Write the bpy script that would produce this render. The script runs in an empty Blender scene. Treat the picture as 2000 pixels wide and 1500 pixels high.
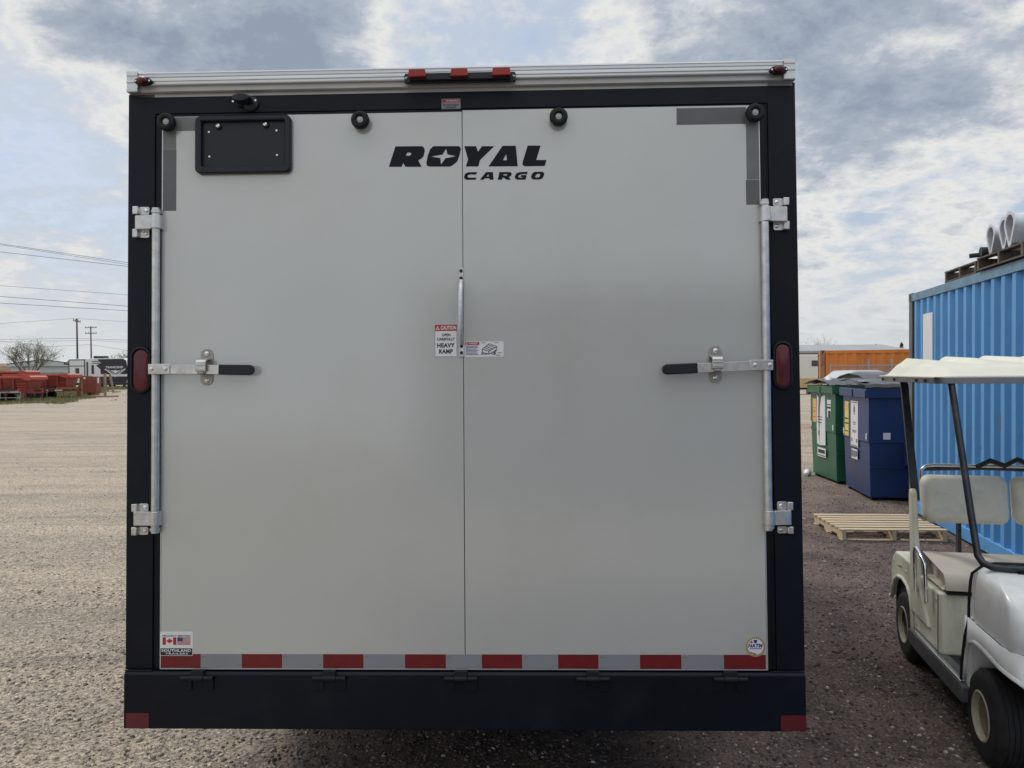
import bpy, bmesh, math, random
import numpy as np
from mathutils import Vector, Matrix, noise
from mathutils.geometry import tessellate_polygon
random.seed(7); rng = np.random.default_rng(11)
R = math.radians
S = bpy.context.scene
COL = S.collection

# ------------------------------------------------------------------ camera
cam = bpy.data.cameras.new('camera'); cam.lens = 27.0; cam.sensor_width = 36.0
cam.clip_start = 0.05; cam.clip_end = 6000
co = bpy.data.objects.new('camera', cam); COL.objects.link(co)
co.matrix_world = Matrix.Translation((0, 0, 1.93)) @ Matrix.Rotation(R(90 - 0.84), 4, 'X') @ Matrix.Rotation(R(-0.43), 4, 'Z')
S.camera = co

# ------------------------------------------------------------------ sky, sun, exposure
SUN_E, EXPO, NSTONE = 1.15, 0.42, 95000
# (direction of the bank, half width in degrees, thicker or thinner)
CLOUDS = [(-.40, 1, .47, 14, .24), (-.68, 1, .42, 11, -.12), (-.60, 1, .27, 11, -.20), (-.58, 1, .12, 9, -.08), (.42, 1, .50, 15, .22), (.68, 1, .28, 12, -.03), (.58, 1, .24, 10, -.05), (0, 1, .47, 11, -.06)]
SUN_AZ, SUN_EL = R(-30), R(42)
sd = Vector((math.sin(SUN_AZ) * math.cos(SUN_EL), math.cos(SUN_AZ) * math.cos(SUN_EL), math.sin(SUN_EL)))
W = bpy.data.worlds.new('World'); S.world = W; W.use_nodes = True
wt = W.node_tree; wt.nodes.clear()
def wn(t, **k):
    n = wt.nodes.new(t)
    for a, b in k.items(): setattr(n, a, b)
    return n
def wl(a, b): wt.links.new(a, b)
def wmath(op, a, b=None, c=None, clamp=False):
    n = wn('ShaderNodeMath', operation=op); n.use_clamp = clamp
    for i, v in enumerate((a, b, c)):
        if v is None: continue
        if isinstance(v, (int, float)): n.inputs[i].default_value = v
        else: wl(v, n.inputs[i])
    return n.outputs[0]
sky = wn('ShaderNodeTexSky', sky_type='NISHITA', sun_disc=False)
sky.sun_elevation = SUN_EL; sky.sun_rotation = SUN_AZ; sky.air_density = 1.0; sky.dust_density = 1.5
tc = wn('ShaderNodeTexCoord')
sep = wn('ShaderNodeSeparateXYZ'); wl(tc.outputs['Generated'], sep.inputs[0])
zc = wmath('MAXIMUM', sep.outputs[2], 0.0)
den = wmath('ADD', zc, 0.26)
cx = wmath('DIVIDE', sep.outputs[0], den); cy = wmath('DIVIDE', sep.outputs[1], den)
cmb = wn('ShaderNodeCombineXYZ'); wl(cx, cmb.inputs[0]); wl(cy, cmb.inputs[1]); cmb.inputs[2].default_value = 3.7
def wnoise(scale, detail, rough, dist=0.0, off=(0, 0, 0)):
    mp = wn('ShaderNodeMapping'); mp.inputs['Location'].default_value = off; wl(cmb.outputs[0], mp.inputs[0])
    n = wn('ShaderNodeTexNoise'); n.inputs['Scale'].default_value = scale; n.inputs['Detail'].default_value = detail
    n.inputs['Roughness'].default_value = rough; n.inputs['Distortion'].default_value = dist
    wl(mp.outputs[0], n.inputs['Vector']); return n.outputs[0]
big = wnoise(1.3, 3, .5, .3, (2.3, .4, 0)); mid = wnoise(4.4, 10, .64, .15, (7.1, 3.0, 0)); fine = wnoise(13, 6, .68, .3, (1.1, 8.0, 0))
t = wmath('MULTIPLY_ADD', big, .62, wmath('MULTIPLY_ADD', mid, .95, wmath('MULTIPLY', fine, .34)))
t = wmath('SUBTRACT', t, 0.435)
def blob(x, y, z, width, amt, t):
    d = wn('ShaderNodeVectorMath', operation='DOT_PRODUCT'); wl(tc.outputs['Generated'], d.inputs[0])
    d.inputs[1].default_value = Vector((x, y, z)).normalized()
    mr = wn('ShaderNodeMapRange', interpolation_type='SMOOTHERSTEP')
    mr.inputs['From Min'].default_value = math.cos(R(width)); mr.inputs['From Max'].default_value = 1.0
    wl(d.outputs['Value'], mr.inputs['Value'])
    return wmath('MULTIPLY_ADD', mr.outputs[0], amt, t)
# cloud banks and gaps as they hang over the yard
for b in CLOUDS: t = blob(*b, t)
rp = wn('ShaderNodeValToRGB'); wl(t, rp.inputs[0]); r_ = rp.color_ramp
pts = [(.14, (2.9, 3.6, 4.8)), (.33, (3.8, 4.35, 5.15)), (.42, (5.0, 5.25, 5.6)), (.50, (6.0, 6.0, 5.85)), (.58, (4.8, 4.98, 5.2)), (.68, (3.2, 3.6, 4.2)), (.85, (2.2, 2.6, 3.3))]
while len(r_.elements) < len(pts): r_.elements.new(.5)
for e, (p, c) in zip(r_.elements, pts): e.position = p; e.color = (*c, 1)
# thin places let the clear sky through
gap = wn('ShaderNodeMapRange'); gap.inputs['From Min'].default_value = .40; gap.inputs['From Max'].default_value = .22; wl(t, gap.inputs['Value'])
gapf = wmath('MULTIPLY', gap.outputs[0], .22)
m1 = wn('ShaderNodeMix', data_type='RGBA'); wl(gapf, m1.inputs[0]); wl(rp.outputs[0], m1.inputs[6]); wl(sky.outputs[0], m1.inputs[7])
# pale air low over the horizon
hz = wn('ShaderNodeMapRange', interpolation_type='SMOOTHSTEP'); hz.inputs['From Min'].default_value = .17; hz.inputs['From Max'].default_value = .0
hz.inputs['To Max'].default_value = .85; wl(sep.outputs[2], hz.inputs['Value'])
m2 = wn('ShaderNodeMix', data_type='RGBA'); wl(hz.outputs[0], m2.inputs[0]); wl(m1.outputs[2], m2.inputs[6]); m2.inputs[7].default_value = (5.0, 5.2, 5.3, 1)
# an overcast sky is brighter towards the zenith
zb = wn('ShaderNodeMapRange'); zb.inputs['From Min'].default_value = .45; zb.inputs['From Max'].default_value = 1.; zb.inputs['To Min'].default_value = 1.; zb.inputs['To Max'].default_value = 1.9; wl(sep.outputs[2], zb.inputs['Value'])
m3 = wn('ShaderNodeVectorMath', operation='SCALE'); wl(m2.outputs[2], m3.inputs[0]); wl(zb.outputs[0], m3.inputs['Scale'])
bg = wn('ShaderNodeBackground'); bg.inputs[1].default_value = .1; wl(m3.outputs[0], bg.inputs[0])
wo = wn('ShaderNodeOutputWorld'); wl(bg.outputs[0], wo.inputs[0])
sl = bpy.data.lights.new('sun', 'SUN'); sl.energy = SUN_E; sl.angle = R(12); sl.color = (1, .95, .88)
so = bpy.data.objects.new('sun', sl); COL.objects.link(so); so.rotation_euler = sd.to_track_quat('Z', 'Y').to_euler()
S.view_settings.view_transform = 'Standard'; S.view_settings.look = 'None'
S.view_settings.gamma = 1; S.view_settings.exposure = EXPO; S.view_settings.use_curve_mapping = False

# ------------------------------------------------------------------ materials
MATS = {}
def mat(name, col, rough=.5, metal=0.0, var=0.0, vscale=6.0, bump=0.0, bscale=80.0, dirt=None, dirt_amt=.5, dscale=3.0, spec=.5, coat=0.0, stretch=None, emit=None):
    m = bpy.data.materials.new(name); m.use_nodes = True; nt = m.node_tree; b = nt.nodes['Principled BSDF']
    b.inputs['Base Color'].default_value = (*col, 1); b.inputs['Roughness'].default_value = rough; b.inputs['Metallic'].default_value = metal
    b.inputs['Specular IOR Level'].default_value = spec; b.inputs['Coat Weight'].default_value = coat; b.inputs['Coat Roughness'].default_value = .12
    def N(t, **k):
        n = nt.nodes.new(t)
        for a, v in k.items(): setattr(n, a, v)
        return n
    tcn = N('ShaderNodeTexCoord'); vec = tcn.outputs['Object']
    if stretch:
        mp = N('ShaderNodeMapping'); mp.inputs['Scale'].default_value = stretch; nt.links.new(vec, mp.inputs[0]); vec = mp.outputs[0]
    def nz(scale, detail=5, rg=.6):
        n = N('ShaderNodeTexNoise'); n.inputs['Scale'].default_value = scale; n.inputs['Detail'].default_value = detail; n.inputs['Roughness'].default_value = rg
        nt.links.new(vec, n.inputs['Vector']); return n.outputs[0]
    out = None
    if var:
        x = N('ShaderNodeMix', data_type='RGBA'); x.blend_type = 'MIX'
        x.inputs[6].default_value = (*[min(1, c * (1 + var)) for c in col], 1); x.inputs[7].default_value = (*[c * (1 - var) for c in col], 1)
        mr = N('ShaderNodeMapRange'); mr.inputs['From Min'].default_value = .3; mr.inputs['From Max'].default_value = .7
        nt.links.new(nz(vscale), mr.inputs['Value']); nt.links.new(mr.outputs[0], x.inputs[0]); out = x.outputs[2]
    if dirt:
        x = N('ShaderNodeMix', data_type='RGBA'); mr = N('ShaderNodeMapRange'); mr.inputs['From Min'].default_value = .5; mr.inputs['From Max'].default_value = .72
        mr.inputs['To Max'].default_value = dirt_amt; nt.links.new(nz(dscale, 8, .68), mr.inputs['Value']); nt.links.new(mr.outputs[0], x.inputs[0])
        if out: nt.links.new(out, x.inputs[6])
        else: x.inputs[6].default_value = (*col, 1)
        x.inputs[7].default_value = (*dirt, 1); out = x.outputs[2]
    if out: nt.links.new(out, b.inputs['Base Color'])
    if bump:
        bp = N('ShaderNodeBump'); bp.inputs['Strength'].default_value = 1.0; bp.inputs['Distance'].default_value = bump
        nt.links.new(nz(bscale, 3), bp.inputs['Height']); nt.links.new(bp.outputs[0], b.inputs['Normal'])
    MATS[name] = m; return m
M = MATS
mat('black_paint', (.0032, .0052, .0120), .45, var=.25, vscale=2, bump=.0003, bscale=260, spec=.22, dirt=(.016, .018, .024), dirt_amt=.35, dscale=5)
mat('panel_paint', (.53, .548, .542), .15, metal=.24, var=.02, vscale=1.3, bump=.0016, bscale=1.7, spec=.5, dirt=(.475, .475, .45), dirt_amt=.45, dscale=1.6)
mat('aluminium', (.62, .64, .66), .40, metal=.75, var=.12, vscale=3, stretch=(.4, 6, 30), bump=.0002, bscale=20)
mat('aluminium_dull', (.42, .42, .41), .5, metal=.5, var=.08)
mat('zinc', (.60, .60, .60), .34, metal=.85, var=.18, vscale=30, bump=.0004, bscale=60)
mat('zinc_dull', (.34, .33, .30), .4, metal=.6, var=.15, vscale=40)
mat('steel_bolt', (.7, .7, .72), .22, metal=1.0)
mat('rubber', (.007, .008, .012), .6, var=.3, vscale=20, spec=.35)
mat('rubber_grip', (.010, .011, .018), .42, spec=.4)
mat('tyre', (.012, .012, .015), .75, var=.25, vscale=12, dirt=(.06, .052, .046), dirt_amt=.4, dscale=7, bump=.0008, bscale=90)
mat('red_lens', (.095, .006, .012), .22, var=.3, vscale=60, spec=.5)
mat('red_lens_bright', (.27, .016, .012), .25, var=.15, vscale=60)
mat('clear_lens', (.09, .10, .12), .15)
mat('black_plastic', (.006, .008, .014), .38, var=.15, spec=.4)
mat('lettering', (.0035, .0055, .012), .5, spec=.22)
mat('reflector_red', (.15, .006, .010), .35, var=.12, vscale=30, dirt=(.16, .03, .02), dirt_amt=.3, dscale=12)
mat('reflector_red_dark', (.105, .008, .014), .4, var=.1)
mat('reflector_grey', (.23, .245, .27), .35, var=.05)
mat('tape_grey', (.105, .11, .115), .42, var=.1, vscale=8)
mat('tape_grey_light', (.15, .155, .155), .42, var=.1, vscale=8)
mat('sticker_white', (.72, .73, .76), .4)
mat('sticker_red', (.38, .02, .025), .4)
mat('sticker_blue', (.03, .05, .18), .4)
mat('sticker_gold', (.42, .36, .22), .4)
mat('sticker_yellow', (.75, .58, .12), .5, var=.15, vscale=20)
mat('sticker_orange', (.8, .42, .1), .5, var=.15, vscale=20)
mat('ink', (.012, .012, .016), .5)
mat('container_blue', (.105, .33, .66), .5, var=.07, vscale=1.2, dirt=(.10, .22, .38), dirt_amt=.5, dscale=2.2, bump=.002, bscale=3, stretch=(1, 1, .5))
mat('container_rail', (.13, .25, .35), .55, var=.2, vscale=4, dirt=(.15, .10, .06), dirt_amt=.7, dscale=5)
mat('container_post', (.10, .12, .13), .6, var=.3, vscale=4, dirt=(.16, .09, .05), dirt_amt=.7, dscale=6)
mat('rust_orange', (.62, .20, .035), .65, var=.12, vscale=1.5, dirt=(.28, .11, .04), dirt_amt=.7, dscale=2.5, stretch=(1, 1, .3))
mat('rust_brown', (.30, .15, .08), .8, var=.35, vscale=4)
mat('pallet_new', (.60, .47, .31), .75, var=.18, vscale=5, stretch=(.6, 8, 8), dirt=(.30, .22, .14), dirt_amt=.4, dscale=3)
mat('pallet_old', (.115, .09, .075), .85, var=.35, vscale=5, stretch=(.6, 8, 8))
mat('galvanized', (.62, .64, .68), .45, metal=.35, var=.2, vscale=7)
mat('dark_rubber_hose', (.03, .028, .03), .7)
mat('bin_navy', (.012, .035, .13), .42, var=.15, vscale=2, dirt=(.05, .035, .04), dirt_amt=.55, dscale=1.6, bump=.004, bscale=3)
mat('bin_green', (.018, .115, .062), .45, var=.15, vscale=2, dirt=(.05, .10, .05), dirt_amt=.5, dscale=2.2, bump=.006, bscale=3)
mat('bin_lid', (.055, .058, .068), .4, var=.2, vscale=3, dirt=(.17, .18, .2), dirt_amt=.5, dscale=3)
mat('cart_white', (.78, .79, .79), .33, var=.04, vscale=4, dirt=(.42, .43, .40), dirt_amt=.35, dscale=4, coat=.3)
mat('cart_cream', (.74, .73, .60), .45, var=.08, vscale=5, dirt=(.24, .22, .16), dirt_amt=.55, dscale=5, stretch=(1, 1, .35))
mat('seat_base', (.60, .54, .45), .6, var=.1, vscale=4, dirt=(.33, .28, .22), dirt_amt=.6, dscale=3.5, bump=.003, bscale=12)
mat('cart_seat', (.76, .73, .61), .6, var=.08, vscale=6, dirt=(.42, .37, .28), dirt_amt=.5, dscale=5, bump=.002, bscale=25)
mat('cart_roof', (.68, .67, .57), .45, var=.05, vscale=4, dirt=(.45, .44, .36), dirt_amt=.35, dscale=3)
mat('cart_trim', (.085, .085, .09), .5, var=.25, vscale=12, dirt=(.22, .2, .18), dirt_amt=.4, dscale=8)
mat('strut_black', (.018, .021, .028), .4, var=.3, vscale=10, dirt=(.10, .095, .09), dirt_amt=.5, dscale=14)
mat('chrome', (.75, .76, .8), .12, metal=1.0)
mat('rim_cream', (.42, .39, .29), .5, var=.15, vscale=12, dirt=(.12, .09, .05), dirt_amt=.8, dscale=9)
mat('hub_brown_shade', (.20, .165, .11), .6, var=.3, vscale=10, dirt=(.07, .05, .035), dirt_amt=.8, dscale=8)  # grimy brown, darkened to carry the shade inside the wheel dish
mat('dark_void', (.006, .006, .007), .9)
mat('floor_mat', (.03, .032, .035), .8, var=.3, vscale=20)
mat('dump_red', (.20, .024, .021), .5, var=.15, vscale=1.2, dirt=(.22, .05, .035), dirt_amt=.5, dscale=2)
mat('dump_rail', (.40, .055, .035), .45, var=.1)
mat('rust_red', (.20, .05, .035), .75, var=.2, vscale=3)
mat('wood_post', (.27, .20, .14), .85, var=.25, vscale=4)
mat('wood_plank', (.17, .085, .045), .85, var=.25, vscale=4)
mat('white_metal', (.70, .72, .75), .4, var=.04)
mat('rv_black', (.022, .024, .034), .3, var=.1)
mat('window_glass', (.02, .024, .03), .08, spec=.8)
mat('camper_white', (.62, .62, .58), .45, var=.05)
mat('camper_grey', (.30, .36, .45), .5, var=.08)
mat('grey_siding', (.24, .25, .26), .7, var=.15, vscale=.6)
mat('grey_roof', (.30, .32, .34), .6, var=.1, vscale=.4)
mat('pale_roof', (.50, .53, .57), .6, var=.06)
mat('mound', (.20, .14, .09), .95, var=.3, vscale=.3, bump=.3, bscale=.6)
mat('pole_wood', (.085, .075, .07), .85, var=.2)
mat('wire', (.10, .12, .15), .6)
mat('bark', (.16, .14, .12), .9, var=.3)
mat('spring_leaf', (.19, .21, .12), .8, var=.35, vscale=1.5)
mat('conifer', (.025, .05, .035), .9, var=.4, vscale=2)
mat('grass', (.21, .21, .11), .9, var=.4, vscale=.8)
mat('fence_wire', (.32, .34, .37), .5, metal=.5)
mat('car_dark', (.03, .032, .04), .3, coat=.5)
mat('car_grey', (.42, .46, .50), .3, coat=.4)
mat('warehouse_wall', (.19, .19, .195), .7, var=.12, vscale=.5)
mat('warehouse_trim', (.20, .20, .21), .6)
mat('lumber', (.50, .37, .18), .8, var=.2, vscale=1.5)

# ------------------------------------------------------------------ mesh helpers
class MB:
    def __init__(s): s.v = []; s.f = []; s.mi = []; s.cur = 0
    def add(s, vs, fs):
        o = len(s.v); s.v += [tuple(p) for p in vs]
        for f in fs: s.f.append([o + i for i in f]); s.mi.append(s.cur)
        return s
    def box(s, x0, x1, y0, y1, z0, z1):
        return s.add([(x0, y0, z0), (x1, y0, z0), (x1, y1, z0), (x0, y1, z0), (x0, y0, z1), (x1, y0, z1), (x1, y1, z1), (x0, y1, z1)],
                     [(0, 3, 2, 1), (4, 5, 6, 7), (0, 1, 5, 4), (1, 2, 6, 5), (2, 3, 7, 6), (3, 0, 4, 7)])
    def beam(s, p0, p1, w, h, up=(0, 0, 1)):
        p0 = Vector(p0); p1 = Vector(p1); d = (p1 - p0).normalized(); a = d.cross(Vector(up))
        if a.length < 1e-4: a = d.cross(Vector((1, 0, 0)))
        a.normalize(); b = a.cross(d); vs = []
        for p in (p0, p1):
            for q, r in ((-1, -1), (1, -1), (1, 1), (-1, 1)): vs.append(p + a * q * w / 2 + b * r * h / 2)
        return s.add(vs, [(3, 2, 1, 0), (4, 5, 6, 7), (0, 1, 5, 4), (1, 2, 6, 5), (2, 3, 7, 6), (3, 0, 4, 7)])
    def cyl(s, p0, p1, r, n=16, r2=None, cap=True):
        return s.tube([p0, p1], r, n, [r, r if r2 is None else r2], cap)
    def tube(s, pts, r, n=8, rs=None, cap=True):
        pts = [Vector(p) for p in pts]; m = len(pts); vs = []; fs = []
        d0 = (pts[1] - pts[0]).normalized(); a = d0.orthogonal().normalized()
        for i, p in enumerate(pts):
            if i == 0: d = d0
            elif i == m - 1: d = (pts[-1] - pts[-2]).normalized()
            else: d = ((pts[i + 1] - p).normalized() + (p - pts[i - 1]).normalized()).normalized()
            a = (a - d * a.dot(d)).normalized(); b = d.cross(a); rr = rs[i] if rs else r
            for k in range(n):
                t = 2 * math.pi * k / n; vs.append(p + (a * math.cos(t) + b * math.sin(t)) * rr)
        for i in range(m - 1):
            for k in range(n):
                q = (k + 1) % n; fs.append((i * n + k, i * n + q, (i + 1) * n + q, (i + 1) * n + k))
        if cap: fs.append(tuple(range(n - 1, -1, -1))); fs.append(tuple((m - 1) * n + k for k in range(n)))
        return s.add(vs, fs)
    def prism(s, poly, f0, f1):            # poly of 2D points, f0/f1 map (a, b) to the two end faces
        n = len(poly); vs = [f0(*p) for p in poly] + [f1(*p) for p in poly]
        fs = [tuple(range(n - 1, -1, -1)), tuple(range(n, 2 * n))] + [(i, (i + 1) % n, n + (i + 1) % n, n + i) for i in range(n)]
        return s.add(vs, fs)
    def pxz(s, poly, y0, y1): return s.prism(poly, lambda a, b: (a, y0, b), lambda a, b: (a, y1, b))
    def pyz(s, poly, x0, x1): return s.prism(poly, lambda a, b: (x0, a, b), lambda a, b: (x1, a, b))
    def pxy(s, poly, z0, z1): return s.prism(poly, lambda a, b: (a, b, z0), lambda a, b: (a, b, z1))
    def flat(s, loops, fn):                # tessellated print with holes
        flatp = [p for l in loops for p in l]
        tris = tessellate_polygon([[Vector((a, b, 0)) for a, b in l] for l in loops])
        return s.add([fn(*p) for p in flatp], [t for t in tris])
    def loft(s, rings, cap=True, close=True):
        n = len(rings[0]); vs = [p for r in rings for p in r]; fs = []
        for i in range(len(rings) - 1):
            for k in range(n if close else n - 1):
                q = (k + 1) % n; fs.append((i * n + k, i * n + q, (i + 1) * n + q, (i + 1) * n + k))
        if cap and close: fs.append(tuple(range(n - 1, -1, -1))); fs.append(tuple((len(rings) - 1) * n + k for k in range(n)))
        return s.add(vs, fs)
    def lathe(s, prof, origin, axis='x', n=32):   # prof of (along, radius)
        o = Vector(origin); vs = []; fs = []
        for (h, r) in prof:
            for k in range(n):
                t = 2 * math.pi * k / n; c, d = r * math.cos(t), r * math.sin(t)
                vs.append(o + Vector({'x': (h, c, d), 'y': (c, h, d), 'z': (c, d, h)}[axis]))
        for i in range(len(prof) - 1):
            for k in range(n):
                q = (k + 1) % n; fs.append((i * n + k, i * n + q, (i + 1) * n + q, (i + 1) * n + k))
        return s.add(vs, fs)
    def each(s, name, m, parent=None, **k):      # every separate piece becomes an object of its own
        par = list(range(len(s.v)))
        def find(i):
            while par[i] != i: par[i] = par[par[i]]; i = par[i]
            return i
        for f in s.f:
            for i in f[1:]: par[find(i)] = find(f[0])
        gs = {}
        for f in s.f: gs.setdefault(find(f[0]), []).append(f)
        out = []
        for g in gs.values():
            ids = sorted({i for f in g for i in f}); mp = {i: j for j, i in enumerate(ids)}
            b = MB(); b.add([s.v[i] for i in ids], [[mp[i] for i in f] for f in g]); out.append(b.build(name, m, parent, **k))
        return out[0]
    def build(s, name, m, parent=None, smooth=None, bevel=0, seg=2, solid=0, loc=None):
        me = bpy.data.meshes.new(name); me.from_pydata([tuple(v) for v in s.v], [], s.f)
        ms = m if isinstance(m, (list, tuple)) else [m]
        for q in ms: me.materials.append(M[q])
        if len(ms) > 1: me.polygons.foreach_set('material_index', s.mi)
        bm = bmesh.new(); bm.from_mesh(me); bmesh.ops.recalc_face_normals(bm, faces=bm.faces); bm.to_mesh(me); bm.free()
        if smooth or bevel:
            me.polygons.foreach_set('use_smooth', [True] * len(me.polygons)); me.set_sharp_from_angle(angle=R(smooth or 35))
        o = bpy.data.objects.new(name, me); COL.objects.link(o)
        if parent: o.parent = parent
        if loc: o.location = loc
        if solid: md = o.modifiers.new('solidify', 'SOLIDIFY'); md.thickness = solid; md.offset = 0
        if bevel:
            md = o.modifiers.new('bevel', 'BEVEL'); md.width = bevel; md.segments = seg; md.limit_method = 'ANGLE'; md.angle_limit = R(35); md.harden_normals = False
        return o
def thing(name, label, cat, loc=(0, 0, 0), rz=0, group=None, rot=None):
    o = bpy.data.objects.new(name, None); COL.objects.link(o); o.location = loc; o.rotation_euler = rot or (0, 0, rz)
    o.empty_display_size = .2; o['label'] = label; o['category'] = cat
    if group: o['group'] = group
    return o
def tag(o, label, cat, group=None):
    o['label'] = label; o['category'] = cat
    if group: o['group'] = group
    return o
def structure(o): o['kind'] = 'structure'; return o
def stuff(o, label=None, cat=None):
    o['kind'] = 'stuff'
    if label: o['label'] = label; o['category'] = cat
    return o
def twin(o, parent, loc=None):
    c = o.copy(); COL.objects.link(c); c.parent = parent
    if loc: c.location = loc
    return c
def rrect(x0, x1, z0, z1, r, n=6):
    p = []
    for cx_, cz_, a0 in ((x1 - r, z0 + r, -90), (x1 - r, z1 - r, 0), (x0 + r, z1 - r, 90), (x0 + r, z0 + r, 180)):
        for i in range(n + 1):
            a = R(a0 + 90 * i / n); p.append((cx_ + r * math.cos(a), cz_ + r * math.sin(a)))
    return p
def ellipse(cx_, cz_, rx, rz, n=24): return [(cx_ + rx * math.cos(2 * math.pi * i / n), cz_ + rz * math.sin(2 * math.pi * i / n)) for i in range(n)]
_tc = {}
def glyphs(txt, bold=0.0, shear=0.0):
    k = (txt, bold, shear)
    if k in _tc: return _tc[k]
    cu = bpy.data.curves.new('text', 'FONT'); cu.body = txt; cu.offset = bold; cu.shear = shear; cu.resolution_u = 3; cu.space_character = 1.08
    ob = bpy.data.objects.new('text', cu); COL.objects.link(ob)
    me = bpy.data.meshes.new_from_object(ob.evaluated_get(bpy.context.evaluated_depsgraph_get()))
    v = np.array([tuple(q.co)[:2] for q in me.vertices]); f = [list(p.vertices) for p in me.polygons]
    bpy.data.objects.remove(ob); bpy.data.curves.remove(cu); bpy.data.meshes.remove(me)
    _tc[k] = (v, f); return v, f
def text(mb, txt, x0, x1, z0, z1, fn, bold=.02, shear=0.0):
    v, f = glyphs(txt, bold, shear); lo = v.min(0); hi = v.max(0)
    q = (v - lo) / (hi - lo); mb.add([fn(x0 + a * (x1 - x0), z0 + b * (z1 - z0)) for a, b in q], f); return mb
def lerp(a, b, t): return a + (b - a) * t
def sstep(a, b, x):
    t = np.clip((x - a) / (b - a), 0, 1); return t * t * (3 - 2 * t)

# ------------------------------------------------------------------ ground
def axis_coords(fine0, fine1, step, lo, hi, g=1.09):
    a = list(np.arange(fine0, fine1 + 1e-6, step)); s_ = step
    while a[-1] < hi: s_ *= g; a.append(a[-1] + s_)
    s_ = step
    while a[0] > lo: s_ *= g; a.insert(0, a[0] - s_)
    return np.array(a)
gx = axis_coords(-5.5, 5.5, .035, -2500, 2500); gy = axis_coords(1.5, 9.5, .035, -1500, 2500)
X, Y = np.meshgrid(gx, gy)
def vnoise(x, y, seed):
    r0 = np.random.default_rng(seed); tab = r0.random((256, 256)); xi = np.floor(x).astype(int); yi = np.floor(y).astype(int)
    fx = x - xi; fy = y - yi; fx = fx * fx * (3 - 2 * fx); fy = fy * fy * (3 - 2 * fy)
    g = lambda a, b: tab[a % 256, b % 256]
    return (g(xi, yi) * (1 - fx) + g(xi + 1, yi) * fx) * (1 - fy) + (g(xi, yi + 1) * (1 - fx) + g(xi + 1, yi + 1) * fx) * fy - .5
def gz(x, y):
    x = np.asarray(x, float); y = np.asarray(y, float)
    near = np.exp(-((x / 14.) ** 2 + ((y - 5) / 14.) ** 2))
    z = near * (.030 * vnoise(x * .9, y * .9, 1) + .022 * vnoise(x * 3.1, y * 3.1, 2) + .012 * vnoise(x * 9, y * 9, 3) + .010 * vnoise(x * 22, y * 22, 4))
    z = z + .6 * sstep(62, 82, y) * sstep(-6, -28, x) - .002
    return z
Z = gz(X, Y); nx, ny = len(gx), len(gy)
me = bpy.data.meshes.new('ground'); idx = np.arange(nx * ny).reshape(ny, nx)
q = np.stack([idx[:-1, :-1], idx[:-1, 1:], idx[1:, 1:], idx[1:, :-1]], -1).reshape(-1, 4)
me.vertices.add(nx * ny); me.vertices.foreach_set('co', np.stack([X, Y, Z], -1).reshape(-1).astype(np.float32))
me.loops.add(q.size); me.loops.foreach_set('vertex_index', q.reshape(-1).astype(np.int32))
me.polygons.add(len(q)); me.polygons.foreach_set('loop_start', np.arange(0, q.size, 4, dtype=np.int32))
me.polygons.foreach_set('use_smooth', np.ones(len(q), bool)); me.update(); me.validate()
ground = bpy.data.objects.new('ground', me); COL.objects.link(ground); structure(ground)
gm = bpy.data.materials.new('gravel_yard'); gm.use_nodes = True; nt = gm.node_tree; B = nt.nodes['Principled BSDF']
def gn(t, **k):
    n = nt.nodes.new(t)
    for a, v in k.items(): setattr(n, a, v)
    return n
gl = nt.links.new
def gmath(op, a, b=None, c=None, clamp=False):
    n = gn('ShaderNodeMath', operation=op); n.use_clamp = clamp
    for i, v in enumerate((a, b, c)):
        if v is None: continue
        if isinstance(v, (int, float)): n.inputs[i].default_value = v
        else: gl(v, n.inputs[i])
    return n.outputs[0]
tcn = gn('ShaderNodeTexCoord'); ov = tcn.outputs['Object']; sp = gn('ShaderNodeSeparateXYZ'); gl(ov, sp.inputs[0])
def gnoise(scale, detail=5, rg=.6, vec=None, st=None):
    if st:
        mp = gn('ShaderNodeMapping'); mp.inputs['Scale'].default_value = st; gl(ov, mp.inputs[0]); vec = mp.outputs[0]
    n = gn('ShaderNodeTexNoise'); n.inputs['Scale'].default_value = scale; n.inputs['Detail'].default_value = detail; n.inputs['Roughness'].default_value = rg
    gl(vec or ov, n.inputs['Vector']); return n.outputs[0]
def gmap(v, a, b, c=0., d=1., smooth=True):
    m = gn('ShaderNodeMapRange'); m.interpolation_type = 'SMOOTHSTEP' if smooth else 'LINEAR'
    for i, q_ in zip(('From Min', 'From Max', 'To Min', 'To Max'), (a, b, c, d)): m.inputs[i].default_value = q_
    gl(v, m.inputs['Value']); return m.outputs[0]
def gmix(f, a, b, blend='MIX'):
    m = gn('ShaderNodeMix', data_type='RGBA'); m.blend_type = blend
    for i, v in ((0, f), (6, a), (7, b)):
        if isinstance(v, tuple): m.inputs[i].default_value = (*v, 1)
        elif isinstance(v, (int, float)): m.inputs[i].default_value = v
        else: gl(v, m.inputs[i])
    return m.outputs[2]
n_big = gnoise(.35, 4); n_mid = gnoise(1.6, 6, .65); n_fine = gnoise(14, 6, .7); n_grit = gnoise(60, 4, .75)
streak = gnoise(.5, 6, .62, st=(.25, 1.9, 1)); ruts = gnoise(1.0, 5, .6, st=(.22, 2.6, 1)); n_peb = gnoise(32, 5, .8)
light = gmix(gmap(n_mid, .35, .68), (.445, .37, .285), (.325, .28, .23))
light = gmix(gmap(streak, .4, .62, 0, .75), light, (.53, .44, .335))
light = gmix(gmap(n_fine, .42, .7, 0, .55), light, (.17, .15, .13))
light = gmix(gmap(ruts, .52, .66, 0, .6), light, (.215, .19, .165))
light = gmix(gmap(n_peb, .44, .62, 0, .8), light, (.115, .10, .088)); light = gmix(gmap(n_peb, .43, .30, 0, .75), light, (.60, .50, .42))
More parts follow.
